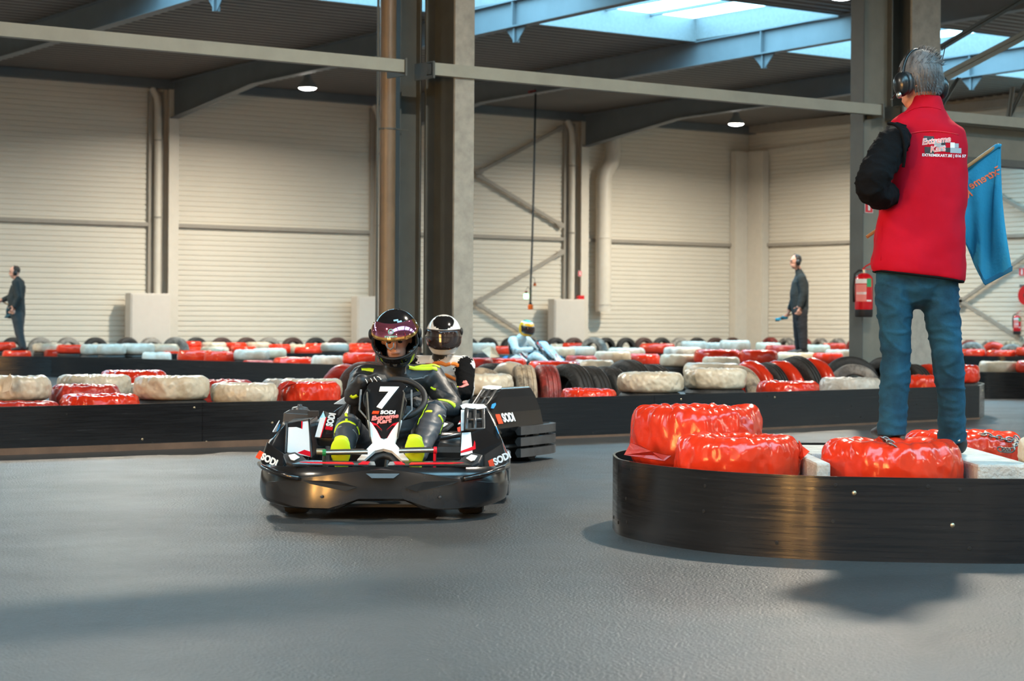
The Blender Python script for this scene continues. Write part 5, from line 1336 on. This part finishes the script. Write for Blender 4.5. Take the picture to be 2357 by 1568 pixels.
piping('shoulder_patch', B1, [[kp(950, 840, 0.2), kp(972, 845, 0.22), kp(1000, 852, 0.25)], [kp(952, 834, 0.22), kp(975, 838, 0.24), kp(1006, 846, 0.28)], [kp(830, 850, 0.2), kp(845, 847, 0.2), kp(858, 850, 0.2)]], 0.013, 'neon', D1)
piping('grey_seam', B1, [[kp(940, 872, 0.15), kp(960, 872, 0.15), kp(985, 862, 0.18)], [kp(935, 862, 0.15), kp(948, 845, 0.18)], [kp(1000, 945, -0.2), kp(1010, 955, -0.22), kp(1030, 958, -0.2)], [kp(784, 1008, -0.35), kp(795, 1000, -0.33), kp(815, 1012, -0.35), kp(838, 1040, -0.4)]], 0.005, 'k_tank', D1)
piping('glove_seam', B1, [[kp(852, 860, -0.2), kp(858, 875, -0.2), kp(862, 886, -0.2)], [kp(862, 860, -0.2), kp(868, 874, -0.2), kp(872, 884, -0.2)], [kp(872, 858, -0.2), kp(880, 860, -0.2), kp(884, 872, -0.2)], [kp(845, 872, -0.18), kp(850, 885, -0.18)]], 0.0022, 'ink_white', D1)

J2 = dict(J1); J2['sh'] = ((-0.19, 0.28, 0.69), (0.19, 0.26, 0.69)); J2['head'] = (0.02, 0.18, 0.86); J2['neck'] = (0.0, 0.25, 0.74); J2['el'] = ((-0.30, 0.10, 0.52), (0.29, 0.06, 0.50)); J2['wr'] = ((-0.15, -0.08, 0.55), (0.17, -0.06, 0.50))
D2, B2 = driver('driver in white and black helmet with white and orange suit, right behind kart number 7', K2, ['suit_white', 'fleece', 'suit_black', 'glove', 'shoe', 'suit_black'], J2, None)
R2 = rot(24, 8, 0); hc2 = Vector((0.06, 0.17, 0.915))
def reg2(a, e):
    if math.hypot(a*0.62*math.cos(e), e-0.86) < 0.44: return 1
    if e > 0.30: return 0
    if e < -0.30: return 0
    return 0 if abs(a) < 1.3 else 1
h2, sf2 = helmet(D2, hc2, R2, ['h_white', 'carbon'], reg2, 1.03, 'down', ('visor_dark',))
fuse('head', head_parts(hc2, R2, 0.98), ['skin'], D2, 0.009, 3)
bt2 = B2
piping('orange_trim', B2, [[(-0.10, 0.16, 0.72), (-0.02, 0.14, 0.70), (0.10, 0.14, 0.72)], [(0.12, 0.14, 0.74), (0.16, 0.15, 0.71), (0.19, 0.18, 0.69)], [(-0.05, 0.1, 0.60), (0.05, 0.1, 0.59), (0.1, 0.1, 0.60)]], 0.014, 'suit_orange', D2)
piping('neon_cuff', B2, [[(0.20, -0.12, 0.54), (0.23, -0.07, 0.56), (0.24, 0, 0.54)], [(0.20, -0.12, 0.52), (0.235, -0.07, 0.54), (0.245, 0, 0.525)]], 0.016, 'neon', D2)
piping('pink_patch', B2, [[(0.33, 0.05, 0.60), (0.30, -0.02, 0.60)], [(0.34, 0.05, 0.58), (0.31, -0.02, 0.575)], [(0.34, 0.05, 0.56), (0.31, -0.02, 0.555)]] and [[(0.27, 0.02, 0.62), (0.29, 0.03, 0.61), (0.31, 0.06, 0.615)], [(0.27, 0.0, 0.59), (0.30, 0.02, 0.585), (0.325, 0.05, 0.59)]], 0.012, 'k_pink', D2)

D3, B3 = driver('driver in yellow and green helmet and pale blue suit in the distant kart', K3, ['suit_sky', 'suit_sky', 'suit_sky', 'glove', 'shoe', 'suit_sky'], J2, None)
R3_ = rot(-14, 12, 0); hc3 = Vector((0.03, 0.15, 0.905))
def reg3(a, e):
    if e > 0.95: return 1
    if 0.75 < e <= 0.95: return 2
    return 0 if abs(a) < 2.2 else 2
h3, sf3 = helmet(D3, hc3, R3_, ['h_yellow', 'h_greenpaint', 'h_white'], reg3, 1.0, 'down', ('visor_dark',))
fuse('head', head_parts(hc3, R3_, 0.96), ['skin'], D3, 0.011, 3)

# ---------------------------------------------------------------- standing people
def local(px0, Z0):
    X0_ = lev(px0, 740)[0]*Z0
    def L(px, py, Z=None):
        Z = Z0 if Z is None else Z; X, Y = lev(px, py); return Vector((X*Z - X0_, Z - Z0, H + Y*Z))
    return L, cw(X0_, Z0, 0)
def hair_tufts(bt_pts, n, ln, rad, mt, parent, rnd, comb):
    mb = MB()
    for i in range(n):
        p, nr = rnd.choice(bt_pts); d = (nr*0.55 + Vector(comb) + Vector((rnd.uniform(-.4, .4), rnd.uniform(-.4, .4), rnd.uniform(-.3, .3)))).normalized()
        l = ln*rnd.uniform(0.6, 1.3); s = d.cross(nr)
        if s.length < 1e-3: continue
        s.normalize(); a = p - nr*0.004; mid = a + d*l*0.55 + nr*0.003; e = a + d*l - nr*0.002
        mb.add([a - s*rad, a + s*rad, mid + s*rad*0.8, mid - s*rad*0.8, e], [(0, 1, 2, 3), (3, 2, 4)])
    return ob('hair_strands', mb, mt, parent)
# the marshal in the red vest, seen from behind
Lm, O = local(2118, 9.85)
MV = thing('person', 'grey-haired man in red vest, blue jeans and ear defenders, standing with his back to us', 'person', O, -A)
parts = []
def S(px, py, ra, rb=None, Z=None): return (Lm(px, py, Z), ra, rb if rb else ra)
# legs (jeans)
parts.append((limb([S(2064, 640, .100, .115), S(2060, 690, .092, .105), S(2060, 755, .076, .09), S(2063, 815, .069, .08), S(2060, 870, .070, .076), S(2056, 930, .066, .07), S(2053, 985, .067, .072), S(2053, 1004, .068, .073)], n=20, flat=True), 0))
parts.append((limb([S(2158, 640, .098, .115), S(2163, 690, .090, .105), S(2173, 755, .078, .09), S(2180, 815, .072, .08), S(2186, 870, .072, .076, 9.88), S(2190, 930, .066, .07, 9.92), S(2191, 985, .066, .072, 9.96), S(2191, 1012, .067, .073, 9.98)], n=20, flat=True), 0))
parts.append((limb([S(2112, 590, .19, .125), S(2112, 635, .198, .135), S(2112, 655, .165, .12)], n=24), 0))
# torso and arms (black fleece)
parts.append((limb([S(2114, 600, .185, .115), S(2122, 500, .185, .12), S(2132, 400, .168, .118), S(2134, 340, .15, .10), S(2132, 295, .10, .075), S(2130, 255, .06, .06)], n=24), 1))
parts.append((limb([S(2066, 312, .065, None, 9.78), S(2080, 306, .07, None, 9.82), S(2160, 310, .06, None, 9.92), S(2170, 318, .05, None, 9.95)], n=16), 1))
parts.append((limb([S(2060, 318, .066, None, 9.76), S(2030, 365, .068, None, 9.68), S(2003, 425, .066, None, 9.62), S(2000, 440, .062, None, 9.64), S(2025, 448, .058, None, 9.76), S(2060, 440, .046, None, 9.98)], n=16), 1))
parts.append((limb([S(2168, 330, .055, None, 9.98), S(2170, 370, .056, None, 10.08), S(2176, 440, .055, None, 10.14), S(2150, 445, .046, None, 10.22)], n=16), 1))
parts.append((limb([S(2131, 262, .06), S(2126, 225, .056), S(2122, 205, .058)], n=14), 2))
Rm = rot(-148, 4, 0); hm = Lm(2117, 189, 9.84)
parts += head_parts(hm, Rm, 1.10, 2)
for q in hand(Lm(2064, 440, 10.0), (0.7, 0.6, 0.1), (0.2, -0.3, 0.9), (-0.4, 0.6, 0.2), 1.0, 0.9): parts.append((q, 2))
for q in hand(Lm(2148, 445, 10.23), (-0.7, 0.3, 0.0), (0, -0.3, 0.9), (0.2, 0.6, 0.3), 1.0, 0.9): parts.append((q, 2))
BM = fuse('body', parts, ['jeans', 'fleece', 'skin'], MV, 0.009, 3, 0.0085, 8)
face_bits(hm, Rm, 1.10, BM)
# vest
def vring(y, x0, x1, dp, yaw=0, cy=0.0, n=40, p=2.5):
    c = Lm((x0+x1)/2, y); hw = (x1-x0)/2/F*9.85; out = []
    for j in range(n):
        a = 2*PI*j/n; ca, sa = math.cos(a), math.sin(a)
        x = hw*(abs(ca)**(2/p))*(1 if ca > 0 else -1); yy = dp*(abs(sa)**(2/p))*(1 if sa > 0 else -1)
        slope = -0.03*(x/hw)*0  # level hem
        out.append(c + Vector((x, yy + cy, 0.0)))
    return out
VY = [(636, 2012, 2215, .145), (630, 2006, 2220, .152), (600, 2005, 2221, .155), (560, 2011, 2222, .153), (510, 2019, 2222, .15), (460, 2030, 2223, .148), (420, 2038, 2223, .148), (380, 2045, 2225, .148),
      (345, 2049, 2226, .146), (318, 2046, 2223, .140), (298, 2042, 2216, .134), (284, 2042, 2206, .124), (273, 2050, 2194, .112), (262, 2066, 2184, .098), (252, 2082, 2177, .088), (244, 2091, 2172, .082), (234, 2095, 2166, .078), (222, 2097, 2160, .076)]
vr = [vring(*q) for q in VY]
for q, r in zip(VY, vr):
    for v in r:
        xr = v.x / 0.22
        if q[0] > 480: v.z -= 0.026*xr*min(1, (q[0]-480)/140)
        if q[0] < 290: v.z += -0.020*max(0, xr)
mbv = MB().ring_loft(vr, True, False)
vest = ob('vest', mbv, 'vest_red', MV, True)
ss = vest.modifiers.new('sub', 'SUBSURF'); ss.levels = 2; ss.render_levels = 2
dt = bpy.data.textures.new('folds', 'CLOUDS'); dt.noise_scale = 0.16; dt.noise_depth = 2
dm = vest.modifiers.new('folds', 'DISPLACE'); dm.texture = dt; dm.strength = 0.032; dm.mid_level = 0.5
so = vest.modifiers.new('thick', 'SOLIDIFY'); so.thickness = 0.006; so.offset = -1
# arm hole edge, sleeve opening, hem tape, yoke seam
vtmp = vest.copy(); vtmp.parent = None; vme = baked(vtmp); bpy.data.objects.remove(vtmp)
VB = BVHTree.FromPolygons([v.co for v in vme.vertices], [tuple(p.vertices) for p in vme.polygons])
def on_vest(px, py, off=0.0015):
    """point on the back of the vest seen at a pixel"""
    o_ = Lm(CX, 740, 0.0001); o_ = Vector((-(lev(2118, 740)[0]*9.85), -9.85, H)); d_ = (Lm(px, py) - o_).normalized()
    loc, nrm, i, ds = VB.ray_cast(o_, d_)
    if loc is None: return None, None
    if nrm.dot(d_) > 0: nrm = -nrm
    return loc + nrm*off, nrm
def vest_line(name, pts, r, mt):
    P_ = [on_vest(*p) for p in pts]; P_ = [p[0] for p in P_ if p[0] is not None]
    if len(P_) > 1: ob(name, MB().tube(catmull(P_, 5), r, 6), mt, vest, True)
vest_line('yoke_seam', [(2092, 308), (2120, 303), (2150, 302), (2180, 305), (2205, 310)], 0.0022, 'k_red')
vest_line('side_seam', [(2034, 480), (2030, 530), (2028, 600)], 0.002, 'vest_red')
vest_line('collar_seam', [(2082, 262), (2105, 250), (2135, 246), (2165, 252)], 0.003, 'vest_red')
hem = [v + Vector((0, 0, -0.003)) for v in vr[0]]
ob('hem_tape', MB().tube(hem, 0.006, 6, 0, True), 'fleece', vest, True)
# left sleeve: puffy black fleece outside the vest
sl = limb([S(2066, 318, .062, .07, 9.74), S(2054, 330, .078, .085, 9.69), S(2036, 362, .080, .082, 9.64), S(2012, 405, .078, .08, 9.58), S(2003, 432, .074, .07, 9.58), S(2022, 448, .066, .07, 9.66), S(2055, 452, .055, .06, 9.86)], n=20)
fuse('sleeve', [(sl, 0)], ['fleece'], MV, 0.011, 4, 0.010, 12)
ahp = [Lm(2044, 284, 9.66), Lm(2062, 288, 9.63), Lm(2076, 306, 9.60), Lm(2083, 345, 9.60), Lm(2079, 385, 9.62)]
ob('armhole_trim', MB().tube(catmull(ahp, 6), 0.008, 8), 'fleece', vest, True)
# print on the back
def vest_print(mb, mt, name):
    """mb in pixel-like coordinates x,-y; wrap it on the vest"""
    nv = []
    for v in mb.v:
        p, nrm = on_vest(v.x, -v.y, 0.002 + max(0, v.z))
        nv.append(p if p is not None else None)
    keep = [f for f in mb.f if all(nv[i] is not None for i in f)]
    if not keep: return
    m2 = MB(); m2.add([p if p is not None else Vector() for p in nv], keep); ob(name, m2, mt, vest)
def quad_px(x0, y0, x1, y1, sk=0.0, n=4):
    mb = MB(); mb.ring_loft([[(x0 + (x1-x0)*j/n, -(y0 + (y1-y0)*i/n + sk*(x1-x0)*j/n), 0) for j in range(n+1)] for i in range(n+1)], False, False); return mb
def txt_px(s, cx, cy, size, bold, shear, ang=0.0, z=0.001):
    mb = text_mb(s, size, bold, shear, 0.0); return mb.xf(Matrix.Translation((cx, -cy, z)) @ Matrix.Rotation(ang, 4, 'Z'))
for (x0, y0, x1, y1, c) in ((2126, 313, 2150, 328, 'ink_black'), (2128, 338, 2150, 353, 'ink_black'), (2150, 323, 2166, 338, 'ink_grey'), (2160, 334, 2176, 348, 'ink_grey'), (2176, 318, 2187, 328, 'ink_grey'), (2166, 322, 2176, 334, 'ink_black'),
                            (2187, 328, 2197, 340, 'ink_white'), (2176, 340, 2187, 350, 'ink_black'), (2187, 340, 2212, 352, 'ink_grey'), (2197, 330, 2206, 340, 'ink_grey')):
    vest_print(quad_px(x0, y0, x1, y1, 0.05), c, 'checker_print')
for s, cx, cy, sz in (('Extreme', 2154, 324, 19), ('Kart', 2157, 343, 19)):
    vest_print(txt_px(s, cx, cy, sz*1.0, 0.9, 0.25, 0.12), 'ink_white', 'script_outline')
    vest_print(txt_px(s, cx, cy, sz, 0.15, 0.25, 0.12, 0.002), 'k_pink', 'script_print')
vest_print(txt_px('EXTREMEKART.BE | 016 57', 2172, 358.5, 8.6, 0.25, 0.0, -0.03), 'ink_white', 'web_print')
# hair
hs = MB(); ne, nk_ = 40, 24
for i in range(nk_+1):
    for j in range(ne):
        th = PI*i/nk_; a = 2*PI*j/ne
        p = Vector((0.084*math.sin(th)*math.cos(a), 0.006 + 0.106*math.sin(th)*math.sin(a), 0.026 + 0.112*math.cos(th)))
        p += p.normalized()*0.005*noise.noise(p*38); p *= 1.11
        hs.v.append(hm + Rm @ p)
for i in range(nk_):
    for j in range(ne):
        th = PI*(i+0.5)/nk_; a = 2*PI*(j+0.5)/ne; fy = math.sin(a)
        if math.cos(th) < (0.42 if fy < -0.45 else (-0.05 if fy < 0.25 else -0.74)): continue
        q = i*ne+j; q2 = i*ne+(j+1) % ne; hs.f.append((q, q+ne, q2+ne, q2)); hs.m.append(0)
hr = ob('hair', hs, 'hair_grey', MV, True)
hpts = []
for f in hs.f:
    c = sum((hs.v[i] for i in f), Vector())/4; nr = (c - hm).normalized(); hpts.append((c, nr))
rh = random.Random(2)
hair_tufts(hpts, 2600, 0.026, 0.0012, 'hair_grey', hr, rh, (0.1, 0, -1.3))
hair_tufts([q for q in hpts if q[0].z > hm.z + 0.07], 800, 0.036, 0.0012, 'hair_grey', hr, rh, (0.7, 0.1, 0.25))
# ear defenders
def muffs(parent, c, R3, k=1.0, ant=False):
    T = lambda p: Vector(c) + R3 @ (Vector(p)*k)
    g = link('ear_defenders', MB().tube([T((0.098*math.cos(a), 0.0, 0.0 + 0.142*math.sin(a))) for a in [PI*i/16 for i in range(17)]], 0.006*k, 8).mesh('band', 'muff', True), parent)
    for s in (-1, 1):
        e = MB().ell((0, 0, 0), (0.032, 0.042, 0.054), 18, 12); e.v = [T(Vector(q) + Vector((s*0.112, 0.008, -0.018))) for q in e.v]; ob('ear_cup', e, 'muff', g, True)
        cu = MB().lathe([(0.030, -0.012), (0.040, -0.01), (0.040, 0.01), (0.03, 0.012)], 18, True); cu.v = [T((s*(0.088 + v.z), 0.008 + v.x, -0.012 + v.y*1.25)) for v in cu.v]; ob('cushion', cu, 'k_grey', g, True)
    if ant:
        ob('antenna', MB().tube([T((-0.112, 0.0, 0.02)), T((-0.12, 0.01, 0.08)), T((-0.142, 0.02, 0.17))], 0.0022, 6), 'muff', g)
    ob('microphone', MB().tube([T((0.115, -0.01, -0.045)), T((0.105, -0.06, -0.065)), T((0.06, -0.115, -0.062))], 0.004*k, 6), 'muff', g, True)
    return g
mg = muffs(MV, hm, Rm, 1.10, True)
ob('silver_label', MB().ell(Lm(2069, 219, 9.72), (0.013, 0.02, 0.016), 10, 6), 'alu', mg, True)
# shoes
def shoe(parent, heel, toe, nm='shoe', k=1.0, mt='shoe'):
    h_, t_ = Vector(heel), Vector(toe); d = t_-h_; up = Vector((0, 0, 1))
    mb = limb([(h_ + up*0.05*k, 0.038*k, 0.05*k), (h_ + d*0.35 + up*0.045*k, 0.040*k, 0.045*k), (h_ + d*0.72 + up*0.032*k, 0.047*k, 0.032*k), (t_ + up*0.026*k, 0.038*k, 0.024*k)], up, 16)
    for v in mb.v: v.z = max(v.z, min(h_.z, t_.z))
    o = ob(nm, mb, mt, parent, True); return o
shoe(MV, Lm(2208, 1045.5, 9.99), Lm(2172, 1034, 10.20)); shoe(MV, Lm(2062, 1011, 9.85), Lm(2020, 1007, 9.99))
ob('heel_loop', MB().bar(Lm(2206, 1003, 9.915), Lm(2207, 1016, 9.91), 0.012, 0.004), 'alu', MV)

# flag in his hands
FO = Lm(2297, 334, 10.18)
fg = thing('marshal_flag', 'teal flag with orange lettering seen mirrored, held on a wooden stick before the red vest', 'flag', O, -A)
stick = [Lm(1995, 546, 10.12), Lm(2297, 334, 10.25)]
ob('stick', MB().cyl(stick[0], stick[1], 0.0085, 10), 'wood', fg, 40)
ob('stick_tip', MB().ell(stick[1], (0.010, 0.010, 0.010), 10, 6), 'steel', fg, True)
# cloth grid: u along the stick, v downwards; outline measured in the picture
top = [(2150, 440), (2190, 412), (2226, 388), (2262, 360), (2297, 335), (2304, 338)]
bot = [(2150, 480), (2190, 520), (2223, 562), (2243, 610), (2266, 658), (2330, 624)]
def lerp2(L_, u):
    s = u*(len(L_)-1); i = min(int(s), len(L_)-2); f = s-i; return (L_[i][0]*(1-f)+L_[i+1][0]*f, L_[i][1]*(1-f)+L_[i+1][1]*f)
def flag_pt(u, v):
    a, b = lerp2(top, u), lerp2(bot, u)
    px, py = a[0]+(b[0]-a[0])*v, a[1]+(b[1]-a[1])*v
    px += -8*math.sin(v*PI)*(u > 0.85)
    Z = 10.25 + 0.035*math.sin(u*9 + v*3)*v + 0.02*math.sin(u*21 - v*4)*v - 0.06*(u-0.6)*v
    return px, py, Z
nu, nv_ = 36, 36
fm = MB().ring_loft([[Lm(*flag_pt(i/nu, j/nv_)) for j in range(nv_+1)] for i in range(nu+1)], False, False)
cl = ob('cloth', fm, 'flag', fg, True); s3 = cl.modifiers.new('thick', 'SOLIDIFY'); s3.thickness = 0.0025
hl = [Lm(*flag_pt(i/nu, 1.0)) + Vector((0, -0.006, 0.004)) for i in range(nu+1)]
ob('hem', MB().ring_loft([[p, p + Vector((0, 0, 0.022))] for p in hl], False, False), 'flag_hem', cl, True)
ob('sleeve', MB().tube([Lm(*flag_pt(0.2 + 0.78*i/12, 0.0)) for i in range(13)], 0.013, 8), 'flag', cl, True)
Fb = BVHTree.FromPolygons([v for v in fm.v], fm.f)
def on_flag(px, py):
    o_ = Vector((-(lev(2118, 740)[0]*9.85), -9.85, H)); d_ = (Lm(px, py) - o_).normalized(); loc, nrm, i, ds = Fb.ray_cast(o_, d_)
    return None if loc is None else loc - d_*0.005
def flag_print(mb, mt, nm):
    nv2 = [on_flag(v.x, -v.y) for v in mb.v]; keep = [f for f in mb.f if all(nv2[i] is not None for i in f)]
    root = list(range(len(mb.v)))
    def fd(i):
        while root[i] != i: i = root[i]
        return i
    at_ = {}
    for i, v in enumerate(mb.v): root[i] = at_.setdefault((round(v.x, 3), round(v.y, 3)), i)
    for f in keep:
        for i in f[1:]: root[fd(i)] = fd(f[0])
    gr = {}
    for f in keep: gr.setdefault(fd(f[0]), []).append(f)
    for fs in gr.values():                       # one part for each letter
        used = sorted({i for f in fs for i in f}); ix = {q: k for k, q in enumerate(used)}
        ob(nm, MB().add([nv2[i] for i in used], [tuple(ix[i] for i in f) for f in fs]), mt, cl)
mt_ = text_mb('Extreme', 27, 0.5, 0.25, 0).xf(Matrix.Translation((2270, -408, 0)) @ Matrix.Rotation(0.50, 4, 'Z') @ Matrix.Diagonal((-0.92, 1, 1, 1)))
flag_print(mt_, 'flag_ink', 'lettering')
mt_ = text_mb('K', 27, 0.5, 0.25, 0).xf(Matrix.Translation((2230, -446, 0)) @ Matrix.Rotation(0.5, 4, 'Z') @ Matrix.Diagonal((-0.92, 1, 1, 1)))
flag_print(mt_, 'flag_ink', 'lettering')

# two marshals in the background, both facing left
def bg_marshal(label, px0, Z0, J, mats, hairm, yaw_face=-78):
    L, O_ = local(px0, Z0); t = thing('person', label, 'person', O_, -A)
    q = lambda p, dz=0.0: L(p[0], p[1]) + Vector((0, dz, 0))
    parts = []
    sh, pe, ne_, hd = J['sh'], J['pe'], J['ne'], J['hd']
    parts.append((limb([(q(pe), .150, .170), (q(((pe[0]+sh[0])/2 - J.get('belly', 0), (pe[1]+sh[1])/2)), .168, .18), (q((sh[0], sh[1]+8)), .145, .195), (q((sh[0], sh[1]-4)), .09, .14), (q(ne_), .058, .06)], (0, 1, 0), 20), 0))
    for s in (-1, 1):
        dy = 0.19*s
        a = J['arm' + ('N' if s < 0 else 'F')]
        pts = [q(sh, dy)] + [q(p, dy*1.15) for p in a]
        parts.append((limb([(pts[0], .085), (pts[1], .072), (pts[2], .052)], (0, 1, 0), 14), 0))
        f = (pts[2]-pts[1]).normalized()
        for hp in hand(pts[2], f, (-0.8, 0.3, 0.1), (-0.6, 0, 0.4), 1.05, 0.6): parts.append((hp, 2))
        lg = J['legN' if s < 0 else 'legF']; d2 = 0.09*s
        parts.append((limb([(q(pe, d2), .125, .11), (q(lg[0], d2), .088, .085), (q(lg[1], d2), .072, .072)], (0, 1, 0), 16), 1))
    parts.append((limb([(q(ne_), .056), (q(((ne_[0]+hd[0])/2, (ne_[1]+hd[1])/2 + 2)), .054)], n=12), 2))
    Rf = rot(yaw_face, 6, 0); hc_ = q(hd); parts += head_parts(hc_, Rf, 1.0, 2)
    b = fuse('body', parts, [mats[0], mats[1], 'skin'], t, 0.013, 3, 0.006, 9); face_bits(hc_, Rf, 1.0, b)
    hs_ = MB().ell((0, 0.026, 0.040), (0.081, 0.088, 0.090), 24, 16); hs_.v = [hc_ + Rf @ v for v in hs_.v]
    ob('hair', hs_, hairm, t, True)
    for s in (-1, 1):
        lg = J['legN' if s < 0 else 'legF']; a_ = q(lg[1], 0.09*s); zt_ = J['sole']
        shoe(t, Vector((a_.x + 0.05, a_.y, zt_)), Vector((a_.x - 0.19, a_.y + 0.02*s, zt_)))
    muffs(t, hc_ + Vector((0, 0, 0.0)), Rf, 1.0)
    mb = MB().ell(q((sh[0] - 7, sh[1] + 5), -0.19), (0.02, 0.01, 0.014), 8, 6); ob('chest_logo', mb, 'ink_white', t)
    return t, L, O_
JB = dict(sh=(1842, 641), pe=(1841, 716), ne=(1838, 622), hd=(1831.5, 603), belly=2, armN=[(1846, 676), (1838, 706)], armF=[(1834, 680), (1822, 712)], legN=[(1846, 765), (1848, 800)], legF=[(1839, 764), (1841, 800)], sole=0.478)
tB, LB, OB_ = bg_marshal('man in dark sweater and ear defenders standing on tyres near the hall corner, facing left', 1841, 37.0, JB, ['sweater', 'trouser_dark'], 'hair_black')
JC = dict(sh=(42, 652), pe=(41, 722), ne=(38, 640), hd=(34, 627), belly=5, armN=[(50, 685), (39, 706)], armF=[(22, 682), (2, 690)], legN=[(47, 765), (54, 797)], legF=[(41, 764), (50, 797)], sole=0.387)
tC, LC, OC_ = bg_marshal('bearded man in dark jacket and grey trousers with ear defenders by the pale wall', 40, 41.0, JC, ['sweater', 'trouser'], 'hair_brown')
def small_flag(label, L, O_, stick, poly, dz, mt):
    t = thing('marshal_flag', label, 'flag', O_, -A)
    ob('stick', MB().cyl(L(*stick[0]) + Vector((0, dz, 0)), L(*stick[1]) + Vector((0, dz, 0)), 0.012, 8), 'wood', t)
    n = len(poly); rows = []
    a = [L(*p) + Vector((0, dz, 0)) for p in poly]
    g = MB(); k_ = 8
    g.ring_loft([[a[0].lerp(a[1], i/k_).lerp(a[3].lerp(a[2], i/k_), j/k_) + Vector((0, 0.04*math.sin(i*1.3 + j*0.6), 0)) for j in range(k_+1)] for i in range(k_+1)], False, False)
    o = ob('cloth', g, mt, t, True); s_ = o.modifiers.new('thick', 'SOLIDIFY'); s_.thickness = 0.012
small_flag('rolled teal flag held low by the man near the hall corner', LB, OB_, [(1828, 722), (1800, 735)], [(1816, 724), (1788, 735), (1790, 740), (1818, 733)], 0.27, 'flag')
small_flag('dark teal flag hanging from the hand of the man by the pale wall', LC, OC_, [(-6, 692), (20, 706)], [(10, 700), (4, 732), (24, 733), (26, 708)], 0.27, 'flag_dark')

bpy.data.scenes.remove(_TS)
